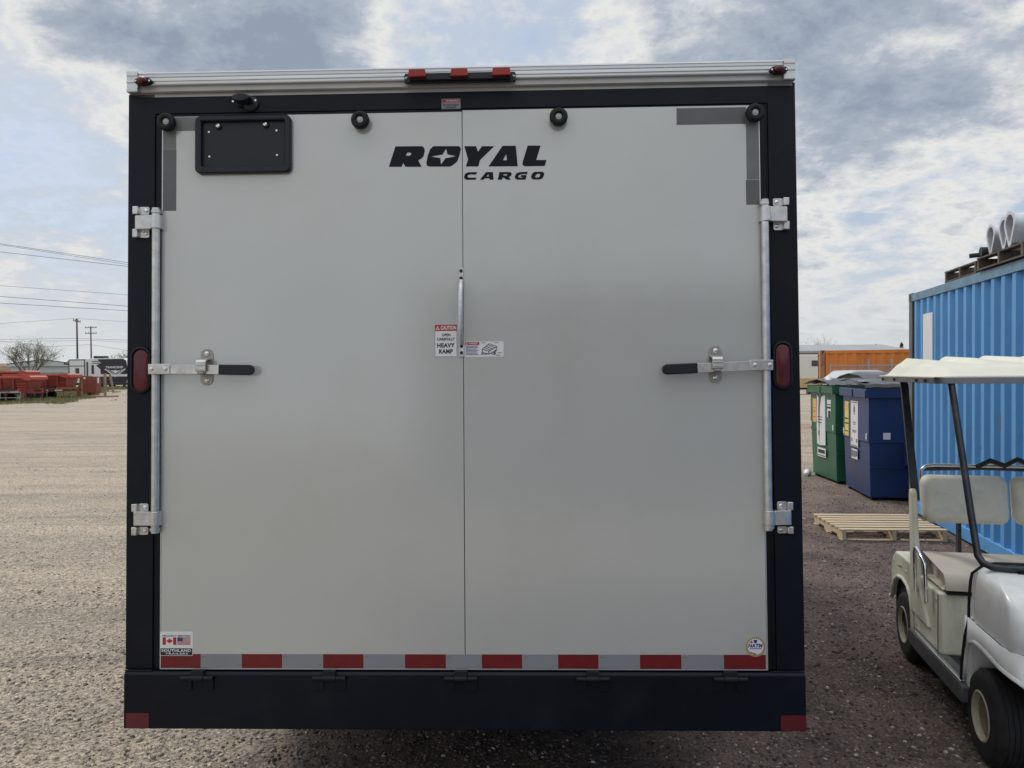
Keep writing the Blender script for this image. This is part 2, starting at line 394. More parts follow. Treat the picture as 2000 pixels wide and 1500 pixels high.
dark = gmix(gmap(n_mid, .35, .65), (.165, .118, .100), (.088, .064, .055))
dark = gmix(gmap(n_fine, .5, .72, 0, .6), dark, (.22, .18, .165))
# darker ground colour on the right part of the yard and round the trailer tail
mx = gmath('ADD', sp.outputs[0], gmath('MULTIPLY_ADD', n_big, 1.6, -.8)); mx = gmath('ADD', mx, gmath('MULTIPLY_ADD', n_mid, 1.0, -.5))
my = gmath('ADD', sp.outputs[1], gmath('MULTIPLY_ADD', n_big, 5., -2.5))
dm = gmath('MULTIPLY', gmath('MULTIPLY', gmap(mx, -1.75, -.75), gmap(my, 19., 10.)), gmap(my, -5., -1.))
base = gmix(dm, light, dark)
vo = gn('ShaderNodeTexVoronoi'); vo.inputs['Scale'].default_value = 34; vo.inputs['Randomness'].default_value = 1; gl(ov, vo.inputs['Vector'])
sv = gn('ShaderNodeSeparateColor'); gl(vo.outputs['Color'], sv.inputs[0])
st_l = gmix(gmap(sv.outputs[0], 0, 1, smooth=False), (.12, .11, .105), (.62, .56, .49)); st_d = gmix(gmap(sv.outputs[0], 0, 1, smooth=False), (.035, .03, .03), (.30, .26, .24))
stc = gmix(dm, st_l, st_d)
core = gmap(vo.outputs['Distance'], .5, .25); pick = gmap(sv.outputs[1], .35, .6)
base = gmix(gmath('MULTIPLY', gmath('MULTIPLY', core, pick), .78), base, stc)
vo2 = gn('ShaderNodeTexVoronoi'); vo2.inputs['Scale'].default_value = 110; gl(ov, vo2.inputs['Vector'])
sv2 = gn('ShaderNodeSeparateColor'); gl(vo2.outputs['Color'], sv2.inputs[0])
base = gmix(.8, base, gmix(1.0, base, gmix(gmap(sv2.outputs[0], 0, 1, .3, 1, smooth=False), (0.3, .3, .3), (1.75, 1.75, 1.75)), 'MULTIPLY'))
# grass growing along the far left edge of the yard, dry field beyond
ratio = gmap(gmath('DIVIDE', sp.outputs[0], sp.outputs[1]), -.587, -.505, 0, -25)
gmask = gmath('MULTIPLY', gmap(gmath('ADD', gmath('ADD', sp.outputs[1], ratio), gmath('MULTIPLY_ADD', gnoise(.22, 7, .7), 26, -13)), 48, 64), gmap(sp.outputs[0], -12, -20))
gcol = gmix(gmap(gnoise(1.2, 6, .7), .35, .65), (.20, .20, .11), (.38, .32, .21))
base = gmix(gmath('MULTIPLY', gmask, .85), base, gcol)
far = gmap(sp.outputs[1], 95, 130); base = gmix(far, base, (.20, .18, .11))
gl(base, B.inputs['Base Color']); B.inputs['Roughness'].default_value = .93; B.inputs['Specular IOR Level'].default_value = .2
hgt = gmath('ADD', gmath('MULTIPLY_ADD', n_peb, .014, gmath('MULTIPLY', n_fine, .022)), gmath('MULTIPLY_ADD', n_grit, .007, gmath('MULTIPLY', gmath('MULTIPLY', core, pick), .009)))
bp = gn('ShaderNodeBump'); bp.inputs['Distance'].default_value = 1.0; bp.inputs['Strength'].default_value = .9; gl(hgt, bp.inputs['Height']); gl(bp.outputs[0], B.inputs['Normal'])
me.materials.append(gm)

# loose stones: real geometry near the trailer
def stone_bases(k):
    bm = bmesh.new(); bmesh.ops.create_icosphere(bm, subdivisions=1, radius=1); V = np.array([v.co[:] for v in bm.verts]); F = np.array([[v.index for v in f.verts] for f in bm.faces]); bm.free(); out = []
    for i in range(k): out.append(V * (1 + rng.normal(0, .16, (len(V), 1))) * np.array([1, rng.uniform(.6, .95), rng.uniform(.4, .7)]))
    return out, F
SB, SF = stone_bases(10)
def stones(name, n, label, ylo, yhi, smin, smax, keep):
    y = ylo * (yhi / ylo) ** rng.random(n); x = (rng.random(n) * 1.7 - .88) * y; k = keep(x, y); x, y = x[k], y[k]; n = len(x)
    s_ = smin * (smax / smin) ** (rng.random(n) ** 2.2); a = rng.random(n) * 6.283
    base_ = np.stack(SB)[rng.integers(0, 10, n)] * s_[:, None, None]; c, d = np.cos(a)[:, None], np.sin(a)[:, None]
    P = np.stack([base_[..., 0] * c - base_[..., 1] * d + x[:, None], base_[..., 0] * d + base_[..., 1] * c + y[:, None], base_[..., 2] + (gz(x, y) + s_ * .15)[:, None]], -1)
    nv = P.shape[1]; V = P.reshape(-1, 3); F = (SF[None] + (np.arange(n) * nv)[:, None, None]).reshape(-1, 3)
    me = bpy.data.meshes.new(name); me.vertices.add(len(V)); me.vertices.foreach_set('co', V.reshape(-1).astype(np.float32))
    me.loops.add(F.size); me.loops.foreach_set('vertex_index', F.reshape(-1).astype(np.int32)); me.polygons.add(len(F)); me.polygons.foreach_set('loop_start', np.arange(0, F.size, 3, dtype=np.int32)); me.update()
    at = me.attributes.new('tint', 'FLOAT', 'POINT'); at.data.foreach_set('value', np.repeat(rng.random(n), nv).astype(np.float32))
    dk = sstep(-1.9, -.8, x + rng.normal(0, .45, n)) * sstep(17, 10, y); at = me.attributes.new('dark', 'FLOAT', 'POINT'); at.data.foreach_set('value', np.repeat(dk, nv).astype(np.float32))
    o = bpy.data.objects.new(name, me); COL.objects.link(o); stuff(o, label, 'gravel')
    m = bpy.data.materials.new('stone'); m.use_nodes = True; nt_ = m.node_tree; b = nt_.nodes['Principled BSDF']; b.inputs['Roughness'].default_value = .85; b.inputs['Specular IOR Level'].default_value = .25
    a1 = nt_.nodes.new('ShaderNodeAttribute'); a1.attribute_name = 'tint'; a2 = nt_.nodes.new('ShaderNodeAttribute'); a2.attribute_name = 'dark'
    r1 = nt_.nodes.new('ShaderNodeValToRGB'); r2 = nt_.nodes.new('ShaderNodeValToRGB')
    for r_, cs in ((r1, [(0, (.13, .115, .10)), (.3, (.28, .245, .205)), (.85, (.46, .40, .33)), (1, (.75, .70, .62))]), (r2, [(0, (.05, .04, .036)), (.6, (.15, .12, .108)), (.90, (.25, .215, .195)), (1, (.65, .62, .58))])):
        while len(r_.color_ramp.elements) < 4: r_.color_ramp.elements.new(.5)
        for e, (p, c_) in zip(r_.color_ramp.elements, cs): e.position = p; e.color = (*c_, 1)
        nt_.links.new(a1.outputs['Fac'], r_.inputs[0])
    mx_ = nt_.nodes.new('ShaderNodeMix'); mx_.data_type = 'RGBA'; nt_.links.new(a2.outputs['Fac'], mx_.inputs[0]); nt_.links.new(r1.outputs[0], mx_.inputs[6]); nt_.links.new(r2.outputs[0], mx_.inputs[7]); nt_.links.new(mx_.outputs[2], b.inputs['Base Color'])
    me.materials.append(m)
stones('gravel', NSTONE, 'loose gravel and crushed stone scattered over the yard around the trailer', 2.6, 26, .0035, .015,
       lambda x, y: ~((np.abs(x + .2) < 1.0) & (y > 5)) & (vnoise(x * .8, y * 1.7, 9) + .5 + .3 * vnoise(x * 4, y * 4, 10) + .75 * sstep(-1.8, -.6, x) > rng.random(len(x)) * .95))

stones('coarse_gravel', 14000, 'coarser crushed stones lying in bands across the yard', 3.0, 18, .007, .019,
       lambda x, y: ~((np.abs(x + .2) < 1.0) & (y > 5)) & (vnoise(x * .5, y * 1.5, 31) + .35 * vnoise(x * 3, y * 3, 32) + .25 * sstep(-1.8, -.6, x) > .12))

# ------------------------------------------------------------------ cargo trailer (x right, y away from the viewer, z up; rear face at y = 0)
TR = thing('cargo_trailer', 'large black enclosed cargo trailer seen from behind with silver rear ramp door', 'trailer', (-.2019, 2.8961, .5837), rot=(R(-2.3297), R(-.0599), R(-1.5844)))
LEN = 6.4
mb = MB(); mb.box(-1.292, -1.27, .06, LEN, .05, 2.45).box(1.27, 1.292, .06, LEN, .05, 2.45).box(-1.27, 1.27, LEN - .02, LEN, .05, 2.45)
mb.each('side_wall', 'black_paint', TR)
MB().pyz([(.0, 2.44), (.0, 2.50), (LEN, 2.50), (LEN, 2.44)], -1.285, 1.285).build('roof', 'aluminium_dull', TR)
MB().box(-1.27, 1.27, .1, LEN - .02, .02, .07).build('floor', 'dark_void', TR)
MB().box(-1.295, -1.19, 0, .075, .2165, 2.452).build('corner_post', 'black_paint', TR, bevel=.0012)
MB().box(1.19, 1.295, 0, .075, .2165, 2.452).build('corner_post', 'black_paint', TR, bevel=.0012)
MB().box(-1.19, 1.19, 0.0002, .075, 2.375, 2.452).build('header_beam', 'black_paint', TR)
MB().pyz([(-.022, 0.0), (-.022, .205), (-.012, .2155), (.08, .2155), (.08, 0.0)], -1.290, 1.290).build('bumper_beam', 'black_paint', TR, bevel=.003)
# recessed strip between header and door
MB().box(-1.189, 1.189, .006, .075, .2165, 2.374).build('door_frame', 'black_paint', TR)
DOOR = MB().box(-1.172, 1.172, -.006, .005, .2235, 2.368).build('ramp_door', 'black_paint', TR, bevel=.002)
# aluminium roof moulding: ridged extrusion
prof = [(0, 2.452), (-.012, 2.452), (-.016, 2.455), (-.017, 2.476), (-.028, 2.4765), (-.030, 2.480), (-.030, 2.489), (-.034, 2.490), (-.034, 2.496), (-.029, 2.497), (-.028, 2.506), (-.031, 2.507), (-.031, 2.511), (-.028, 2.512), (-.028, 2.519), (-.031, 2.520), (-.030, 2.526), (.03, 2.526), (.03, 2.452)]
MB().pyz(prof[3:], -1.242, 1.242).build('roof_moulding', 'aluminium', TR)
MB().pyz([(.001, 2.4525), (-.012, 2.4525), (-.017, 2.456), (-.017, 2.4755), (.001, 2.4755)], -1.242, 1.242).build('drip_strip', 'aluminium_dull', TR)
cap = [(.03, 2.449), (-.033, 2.449), (-.036, 2.452), (-.036, 2.462), (-.033, 2.464), (-.033, 2.484), (-.037, 2.486), (-.037, 2.494), (-.033, 2.496), (-.033, 2.51), (-.036, 2.512), (-.036, 2.528), (.03, 2.528)]
MB().pyz(cap, -1.285, -1.243).build('corner_cap', 'aluminium', TR); MB().pyz(cap, 1.243, 1.285).build('corner_cap', 'aluminium', TR)
# three-lamp bar
a = (-0.2008, 2.4989); b = (0.2252, 2.4569); zb = b[1] + .002; sl_ = 0
lb = MB().pxz(rrect(a[0], b[0], zb, zb + .036, .006, 3), -.046, -.031).box(a[0] + .022, b[0] - .022, -.062, -.045, zb + .004, zb + .030).build('light_bar', 'black_plastic', TR, bevel=.002)
for (p0, p1) in (((-0.1817, 2.4938), (-0.1134, 2.4609)), ((-0.0214, 2.4906), (0.0467, 2.4598)), ((0.1365, 2.4915), (0.2082, 2.4606))):
    MB().pxz([(p0[0], zb + .010), (p1[0], zb + .010), (p1[0] - .003, zb + .040), (p0[0] + .003, zb + .040)], -.078, -.0615).build('red_lens', 'red_lens_bright', lb, bevel=.003)
for p in ((-0.1920, 2.4763), (0.2177, 2.4763)): MB().lathe([(-.0465, .0), (-.052, .002), (-.049, .005), (-.046, .0052)], (p[0], 0, p[1]), 'y', 12).build('screw', 'steel_bolt', lb, smooth=40)
# oval marker lamps
for p in ((-1.2158, 2.4859), (1.2206, 2.4822)):
    o = MB().pxz(ellipse(p[0], p[1], .034, .0155), -.048, -.030).build('marker_lamp', 'rubber', TR, bevel=.002)
    rings = [[(p[0] + .021 * k * math.cos(t), -.048 - h, p[1] + .0135 * k * math.sin(t)) for t in [2 * math.pi * i / 20 for i in range(20)]] for k, h in ((1, 0), (.95, .008), (.75, .014), (.4, .017))]
    MB().loft(rings).build('lens', 'red_lens', o, smooth=50)
    for s_ in (-.027, .027): MB().cyl((p[0] + s_, -.0475, p[1]), (p[0] + s_, -.050, p[1]), .0035, 10).build('screw', 'steel_bolt', o)
# swivel load lamp under the moulding
p = (-0.8088, 2.4069); h = (-0.8317, 2.4134)
ll = MB().lathe([(0, .0), (0, .030), (-.008, .030), (-.012, .024), (-.012, 0)], (p[0], 0, p[1]), 'y', 24).build('load_lamp', 'black_plastic', TR, smooth=40)
MB().pxz(ellipse(p[0] - .02, p[1] - .002, .04, .014), -.010, 0).build('mounting_flange', 'black_plastic', ll, bevel=.002)
rings = [[(h[0] + .036 * k * math.cos(t), -.012 - hh, h[1] + .0155 * k * math.sin(t)) for t in [2 * math.pi * i / 24 for i in range(24)]] for k, hh in ((.8, 0), (1, .012), (1, .035), (.93, .042), (.8, .044))]
MB().loft(rings).build('lamp_head', 'rubber_grip', ll, smooth=30)
for q_ in ((-0.8766, 2.4134), (-0.7880, 2.4158)): MB().cyl((q_[0], -.010, q_[1]), (q_[0], -.0135, q_[1]), .004, 10).build('screw', 'steel_bolt', ll)
# header sticker
def yplane(y): return lambda a_, b_: (a_, y, b_)
def sticker(name, p0, p1, y, m='sticker_white', rad=.003, parent=TR):
    x0, x1 = sorted((p0[0], p1[0])); z0, z1 = sorted((p0[1], p1[1]))
    return MB().pxz(rrect(x0, x1, z0, z1, rad, 3), y, y + .0012).build(name, m, parent), x0, x1, z0, z1
s_, x0, x1, z0, z1 = sticker('roof_warning_sticker', (-0.0642, 2.4132), (0.0113, 2.3717), -.0004, 'tape_grey')
MB().pxz(rrect(x0 + .002, x1 - .002, z0 + .002, z1 - .002, .002, 2), -.001, 0).build('label_face', 'reflector_grey', s_)
m_ = MB(); m_.box(x0 + .004, x1 - .004, -.0018, 0, z1 - .0145, z1 - .004); m_.build('red_band', 'sticker_red', s_)
m_ = MB(); text(m_, 'WARNING', x0 + .018, x1 - .008, z1 - .0125, z1 - .006, yplane(-.0024), .01); m_.build('band_lettering', 'sticker_white', s_)
m_ = MB(); text(m_, 'DO NOT WALK', x0 + .008, x1 - .008, z0 + .0125, z0 + .0195, yplane(-.0024), .03); text(m_, 'ON ROOF', x0 + .019, x1 - .019, z0 + .0035, z0 + .0105, yplane(-.0024), .03); m_.build('lettering', 'ink', s_)

# door skins with their joint
seam_t = (0.0182, 2.3450); seam_b = (0.0160, 0.2765)
pl_tl = (-1.1510, 2.3539); pl_bl = (-1.1514, 0.2144); pr_tr = (1.1546, 2.3462); pr_br = (1.1460, 0.2137)
g = .0012; topL = 2.357; topR = 2.362; bot = .2265
xs = (seam_t[0] + seam_b[0]) / 2
xl = (pl_tl[0] + pl_bl[0]) / 2; xr = (pr_tr[0] + pr_br[0]) / 2
MB().box(xl, xs - g, -.0125, -.0045, bot, topL).build('door_panel', 'panel_paint', TR, bevel=.0008, seg=1)
MB().box(xs + g, xr, -.0125, -.0045, bot, topR).build('door_panel', 'panel_paint', TR, bevel=.0008, seg=1)
MB().box(xs - g, xs + g, -.0095, -.005, bot, topL).build('seam_sealant', 'lettering', TR)
for (x0, x1) in ((xl - .0035, xl - .0003), (xr + .0003, xr + .0035)): MB().box(x0, x1, -.0135, -.005, bot, topL).build('edge_trim', 'aluminium', TR)
MB().box(xl - .003, xr + .003, -.0135, -.005, bot - .0035, bot - .0003).build('edge_trim', 'aluminium', TR)
# conspicuity tape along the foot of the door
reds = [((-1.1511, 0.2439), (-0.9964, 0.2442)), ((-0.8382, 0.2464), (-0.6824, 0.2467)), ((-0.5251, 0.2489), (-0.3702, 0.2492)), ((-0.2119, 0.2515), (-0.0560, 0.2517)), ((0.0801, 0.2539), (0.2332, 0.2542)), ((0.3684, 0.2506), (0.5207, 0.2509)), ((0.6763, 0.2455), (0.8315, 0.2458)), ((0.9900, 0.2423), (1.1461, 0.2407))]
tz0, tz1 = bot + .001, bot + .054
prev = None
for i, (p0, p1) in enumerate(reds):
    x0 = max(p0[0], xl + .001); x1 = min(p1[0], xr - .001)
    if prev is not None:
        o = MB().box(prev + .0012, x0 - .0012, -.0131, -.012, tz0, tz1).build('white_tape', 'reflector_grey', TR)
        mm = MB(); w_ = .016
        mm.box(prev + .004, prev + .004 + w_, -.0134, -.0128, tz1 - .011, tz1 - .0095).box(x0 - .004 - w_, x0 - .004, -.0134, -.0128, tz0 + .011, tz0 + .0125); mm.each('tape_marking', 'tape_grey', o)
    MB().box(x0, x1, -.0131, -.012, tz0, tz1).build('red_tape', 'reflector_red', TR); prev = x1
# grey corner tapes
def tape(p0, p1, y, m):
    x0, x1 = sorted((p0[0], p1[0])); z0, z1 = sorted((p0[1], p1[1])); MB().box(max(x0, xl), min(x1, xr), y, -.012, z0, min(z1, topL)).build('grey_tape', m, TR)
tape((-1.1548, 2.3544), (-0.9519, 2.3003), -.0130, 'tape_grey_light'); tape((-1.1567, 2.3039), (-1.0995, 2.2281), -.0132, 'tape_grey_light'); tape((-1.1583, 2.2271), (-1.0986, 1.9883), -.0134, 'tape_grey')
tape((0.8400, 2.3546), (1.1028, 2.2903), -.0130, 'tape_grey'); tape((1.1029, 2.2983), (1.1675, 2.0758), -.0132, 'tape_grey_light'); tape((1.0995, 2.0739), (1.1660, 1.9792), -.0134, 'tape_grey'); tape((1.1037, 2.3498), (1.1554, 2.2973), -.0131, 'tape_grey_light')
# big lettering
LY = yplane(-.0135)
word = MB()
for loops in (
    [[(-0.2415, 2.2256), (-0.1388, 2.2248), (-0.1299, 2.2179), (-0.1277, 2.2066), (-0.1323, 2.1866), (-0.1390, 2.1777), (-0.1533, 2.1699), (-0.1405, 2.1446), (-0.2029, 2.1456), (-0.2114, 2.1601), (-0.2181, 2.1458), (-0.2673, 2.1466)], [(-0.1960, 2.2002), (-0.1835, 2.2008), (-0.1800, 2.1963), (-0.1822, 2.1910), (-0.1880, 2.1884), (-0.2014, 2.1886)]],
    [[(-0.0919, 2.2240), (0.0016, 2.2224), (0.0091, 2.2191), (0.0118, 2.2101), (0.0058, 2.1843), (-0.0032, 2.1621), (-0.0233, 2.1467), (-0.0322, 2.1437), (-0.1101, 2.1450), (-0.1190, 2.1483), (-0.1221, 2.1573), (-0.1166, 2.1863), (-0.1076, 2.2108), (-0.0986, 2.2209)], [(-0.0452, 2.2133), (-0.0400, 2.1913), (-0.0075, 2.1836), (-0.0476, 2.1762), (-0.0656, 2.1528), (-0.0677, 2.1774), (-0.1046, 2.1839), (-0.0596, 2.1907)]],
    [[(0.0252, 2.2220), (0.0705, 2.2212), (0.0779, 2.1996), (0.0936, 2.2208), (0.1407, 2.2200), (0.0857, 2.1673), (0.0789, 2.1424), (0.0309, 2.1432), (0.0391, 2.1703)]],
    [[(0.1727, 2.2209), (0.2236, 2.2200), (0.2306, 2.1408), (0.1180, 2.1418)], [(0.1866, 2.1889), (0.1891, 2.1647), (0.1740, 2.1650)]],
    [[(0.2693, 2.2201), (0.3188, 2.2193), (0.3020, 2.1638), (0.3414, 2.1631), (0.3341, 2.1401), (0.2562, 2.1404), (0.2488, 2.1468), (0.2497, 2.1579)]]):
    word.flat(loops, LY)
word.build('lettering', 'lettering', TR)
word = MB()
for loops in (
    [[(0.0735, 2.1206), (0.0707, 2.1113), (0.0441, 2.1117), (0.0387, 2.1086), (0.0369, 2.1033), (0.0413, 2.0997), (0.0707, 2.0992), (0.0688, 2.0912), (0.0342, 2.0913), (0.0253, 2.0954), (0.0232, 2.1035), (0.0277, 2.1146), (0.0388, 2.1202)]],
    [[(0.1081, 2.1200), (0.1347, 2.1196), (0.1372, 2.0901), (0.1221, 2.0904), (0.1212, 2.0957), (0.1035, 2.0960), (0.0986, 2.0907), (0.0844, 2.0909)], [(0.1178, 2.1118), (0.1191, 2.1029), (0.1097, 2.1030)]],
    [[(0.1595, 2.1192), (0.2007, 2.1186), (0.2073, 2.1140), (0.2051, 2.1042), (0.1962, 2.0995), (0.2036, 2.0891), (0.1859, 2.0894), (0.1771, 2.0975), (0.1718, 2.0976), (0.1691, 2.0896), (0.1531, 2.0899)], [(0.1763, 2.1109), (0.1896, 2.1107), (0.1887, 2.1054), (0.1745, 2.1056)]],
    [[(0.2685, 2.1184), (0.2657, 2.1095), (0.2427, 2.1099), (0.2347, 2.1055), (0.2329, 2.0998), (0.2373, 2.0961), (0.2471, 2.0964), (0.2480, 2.0995), (0.2400, 2.0997), (0.2427, 2.1063), (0.2648, 2.1060), (0.2603, 2.0886), (0.2293, 2.0887), (0.2196, 2.0937), (0.2188, 2.1004), (0.2242, 2.1128), (0.2362, 2.1180)]],
    [[(0.2968, 2.1184), (0.3246, 2.1179), (0.3321, 2.1129), (0.3311, 2.1031), (0.3244, 2.0921), (0.3142, 2.0882), (0.2890, 2.0886), (0.2815, 2.0941), (0.2825, 2.1039), (0.2883, 2.1145)], [(0.3047, 2.1102), (0.3144, 2.1101), (0.3170, 2.1056), (0.3112, 2.0968), (0.2992, 2.0965), (0.2966, 2.1001)]]):
    word.flat(loops, LY)
word.build('lettering', 'lettering', TR)
# licence plate bracket
a = (-1.0177, 2.3548); b = (-0.6436, 2.1270); x0, x1, z0, z1 = a[0], b[0], b[1], a[1] - .004
pb = MB().pxz(rrect(x0, x1, z0, z1, .022, 6), -.018, -.0115).build('plate_bracket', 'black_plastic', TR, bevel=.002)
ring = MB(); o1 = rrect(x0, x1, z0, z1, .022, 6); i1 = rrect(x0 + .024, x1 - .024, z0 + .026, z1 - .020, .004, 6)
def ringloft(levels): return [[(p_[0], yy, p_[1]) for p_ in poly] for poly, yy in levels]
o2 = rrect(x0 + .004, x1 - .004, z0 + .004, z1 - .004, .019, 6); i2 = rrect(x0 + .020, x1 - .020, z0 + .022, z1 - .016, .006, 6)
ring.loft(ringloft([(o1, -.018), (o1, -.030), (o2, -.036), (i2, -.036), (i1, -.032), (i1, -.018)]), cap=False); ring.build('rim', 'black_plastic', pb, smooth=30)
for px in ((-0.9294, 2.3128), (-0.7449, 2.3156)):
    MB().lathe([(-.018, .013), (-.024, .012), (-.026, .0085), (-.028, .0)], (px[0], 0, px[1]), 'y', 16).build('rubber_washer', 'rubber', pb, smooth=40)
    MB().lathe([(-.026, .0085), (-.030, .0075), (-.032, .004), (-.030, 0)], (px[0], 0, px[1]), 'y', 14).build('screw', 'steel_bolt', pb, smooth=40)
for px in ((-0.9676, 2.2914), (-0.7028, 2.2928), (-0.9653, 2.1952), (-0.7008, 2.1968)): MB().lathe([(-.018, .0045), (-.0205, .004), (-.0215, 0)], (px[0], 0, px[1]), 'y', 10).build('screw', 'steel_bolt', pb, smooth=40)
MB().lathe([(-.018, .008), (-.0195, .007), (-.0195, 0)], (lerp(x0, x1, .5), 0, z0 + .03), 'y', 14).build('drain_boss', 'black_plastic', pb, smooth=40)
# rubber door bumpers
for p in ((-1.1256, 2.3268), (-0.3722, 2.3214), (0.3882, 2.3197), (1.1303, 2.3221)):
    o = MB().lathe([(-.001, 0), (-.001, .024), (-.018, .027), (-.030, .034), (-.044, .035), (-.052, .031), (-.055, .024), (-.053, .017), (-.044, .013), (-.043, 0)], (p[0], 0, p[1]), 'y', 28).build('door_bumper', 'rubber', TR, smooth=50)
    MB().lathe([(-.043, .0125), (-.046, .012), (-.047, .006), (-.0485, .0055), (-.049, 0)], (p[0], 0, p[1]), 'y', 16).build('washer', 'aluminium_dull', o, smooth=30)
# cam bar rods, keepers and handles
def bolt(p, y, r, parent, h=.006): return MB().lathe([(y, r), (y - h * .6, r * .95), (y - h, r * .55), (y - h, 0)], (p[0], 0, p[1]), 'y', 12).build('bolt', 'steel_bolt', parent, smooth=40)
for side, (rt, rb) in ((-1, ((-1.1677, 1.9977), (-1.1658, 0.7405))), (1, ((1.1631, 1.9968), (1.1585, 0.7437)))):
    xr_ = (rt[0] + rb[0]) / 2
    rod = MB().cyl((rt[0], -.032, rt[1] - .004), (rb[0], -.032, rb[1] + .004), .0148, 20).build('lock_rod', 'zinc', TR, smooth=40)
    for zc_ in (rt[1] - .018, rb[1] + .018): MB().cyl((xr_, -.032, zc_ - .006), (xr_, -.032, zc_ + .006), .0185, 20).build('collar', 'zinc', rod, smooth=40)
def keeper(x0, x1, z0, z1, u0, u1, l0, l1, ex0, ex1, rodside):
    o = MB(); hw = .0205
    cxr = x1 - hw if rodside > 0 else x0 + hw
    # strap: flat foot, step, round over the rod
    n = 8; arc = [(cxr + (hw) * math.sin(R(-90 + 180 * i / n)), -.032 - hw * math.cos(R(-90 + 180 * i / n))) for i in range(n + 1)]
    if rodside > 0: path = [(x0, -.004), (x0, -.030), (x0 + .004, -.034), (cxr - hw, -.040)] + arc[1:] + [(cxr + hw, -.010), (x0 + .01, -.004)]
    else: path = [(x1, -.004), (x1, -.030), (x1 - .004, -.034), (cxr + hw, -.040)] + arc[::-1][1:] + [(cxr - hw, -.010), (x1 - .01, -.004)]
    o.pxy(path, z0, z1); k = o.build('rod_keeper', 'zinc', TR, bevel=.0015)
    for (a_, b_) in ((u0, u1), (l0, l1)):
        w = .020
        if rodside > 0:
            MB().pxz(rrect(ex0 + w, ex1, a_, b_, .007, 4), -.007, -.0005).build('keeper_ear', 'zinc', k, bevel=.0012); MB().box(ex0, ex0 + w + .002, -.022, -.0005, a_, b_).build('keeper_lug', 'zinc', k, bevel=.003); bx = ex1 - .013
        else:
            MB().pxz(rrect(ex0, ex1 - w, a_, b_, .007, 4), -.007, -.0005).build('keeper_ear', 'zinc', k, bevel=.0012); MB().box(ex1 - w - .002, ex1, -.022, -.0005, a_, b_).build('keeper_lug', 'zinc', k, bevel=.003); bx = ex0 + .013
        bolt((bx, (a_ + b_) / 2), -.007, .0085, k)
def kp(pl0, pl1, eu0, eu1, el0, el1, side):
    x0, x1 = pl0[0], pl1[0]; keeper(x0, x1, pl1[1], pl0[1], eu1[1], eu0[1], el1[1], el0[1], eu0[0], eu1[0], side)
kp((-1.2516, 1.9665), (-1.1454, 1.9135), (-1.2677, 2.0063), (-1.2069, 1.9753), (-1.2672, 1.9180), (-1.2064, 1.8851), 1)
kp((-1.2514, 0.8260), (-1.1452, 0.7732), (-1.2654, 0.8533), (-1.2052, 0.8236), (-1.2649, 0.7649), (-1.2047, 0.7333), 1)
kp((1.1443, 1.9653), (1.2486, 1.9094), (1.2021, 2.0036), (1.2595, 1.9733), (1.2006, 1.9134), (1.2580, 1.8812), -1)
kp((1.1415, 0.8214), (1.2447, 0.7678), (1.1988, 0.8516), (1.2556, 0.8207), (1.1973, 0.7594), (1.2541, 0.7324), -1)
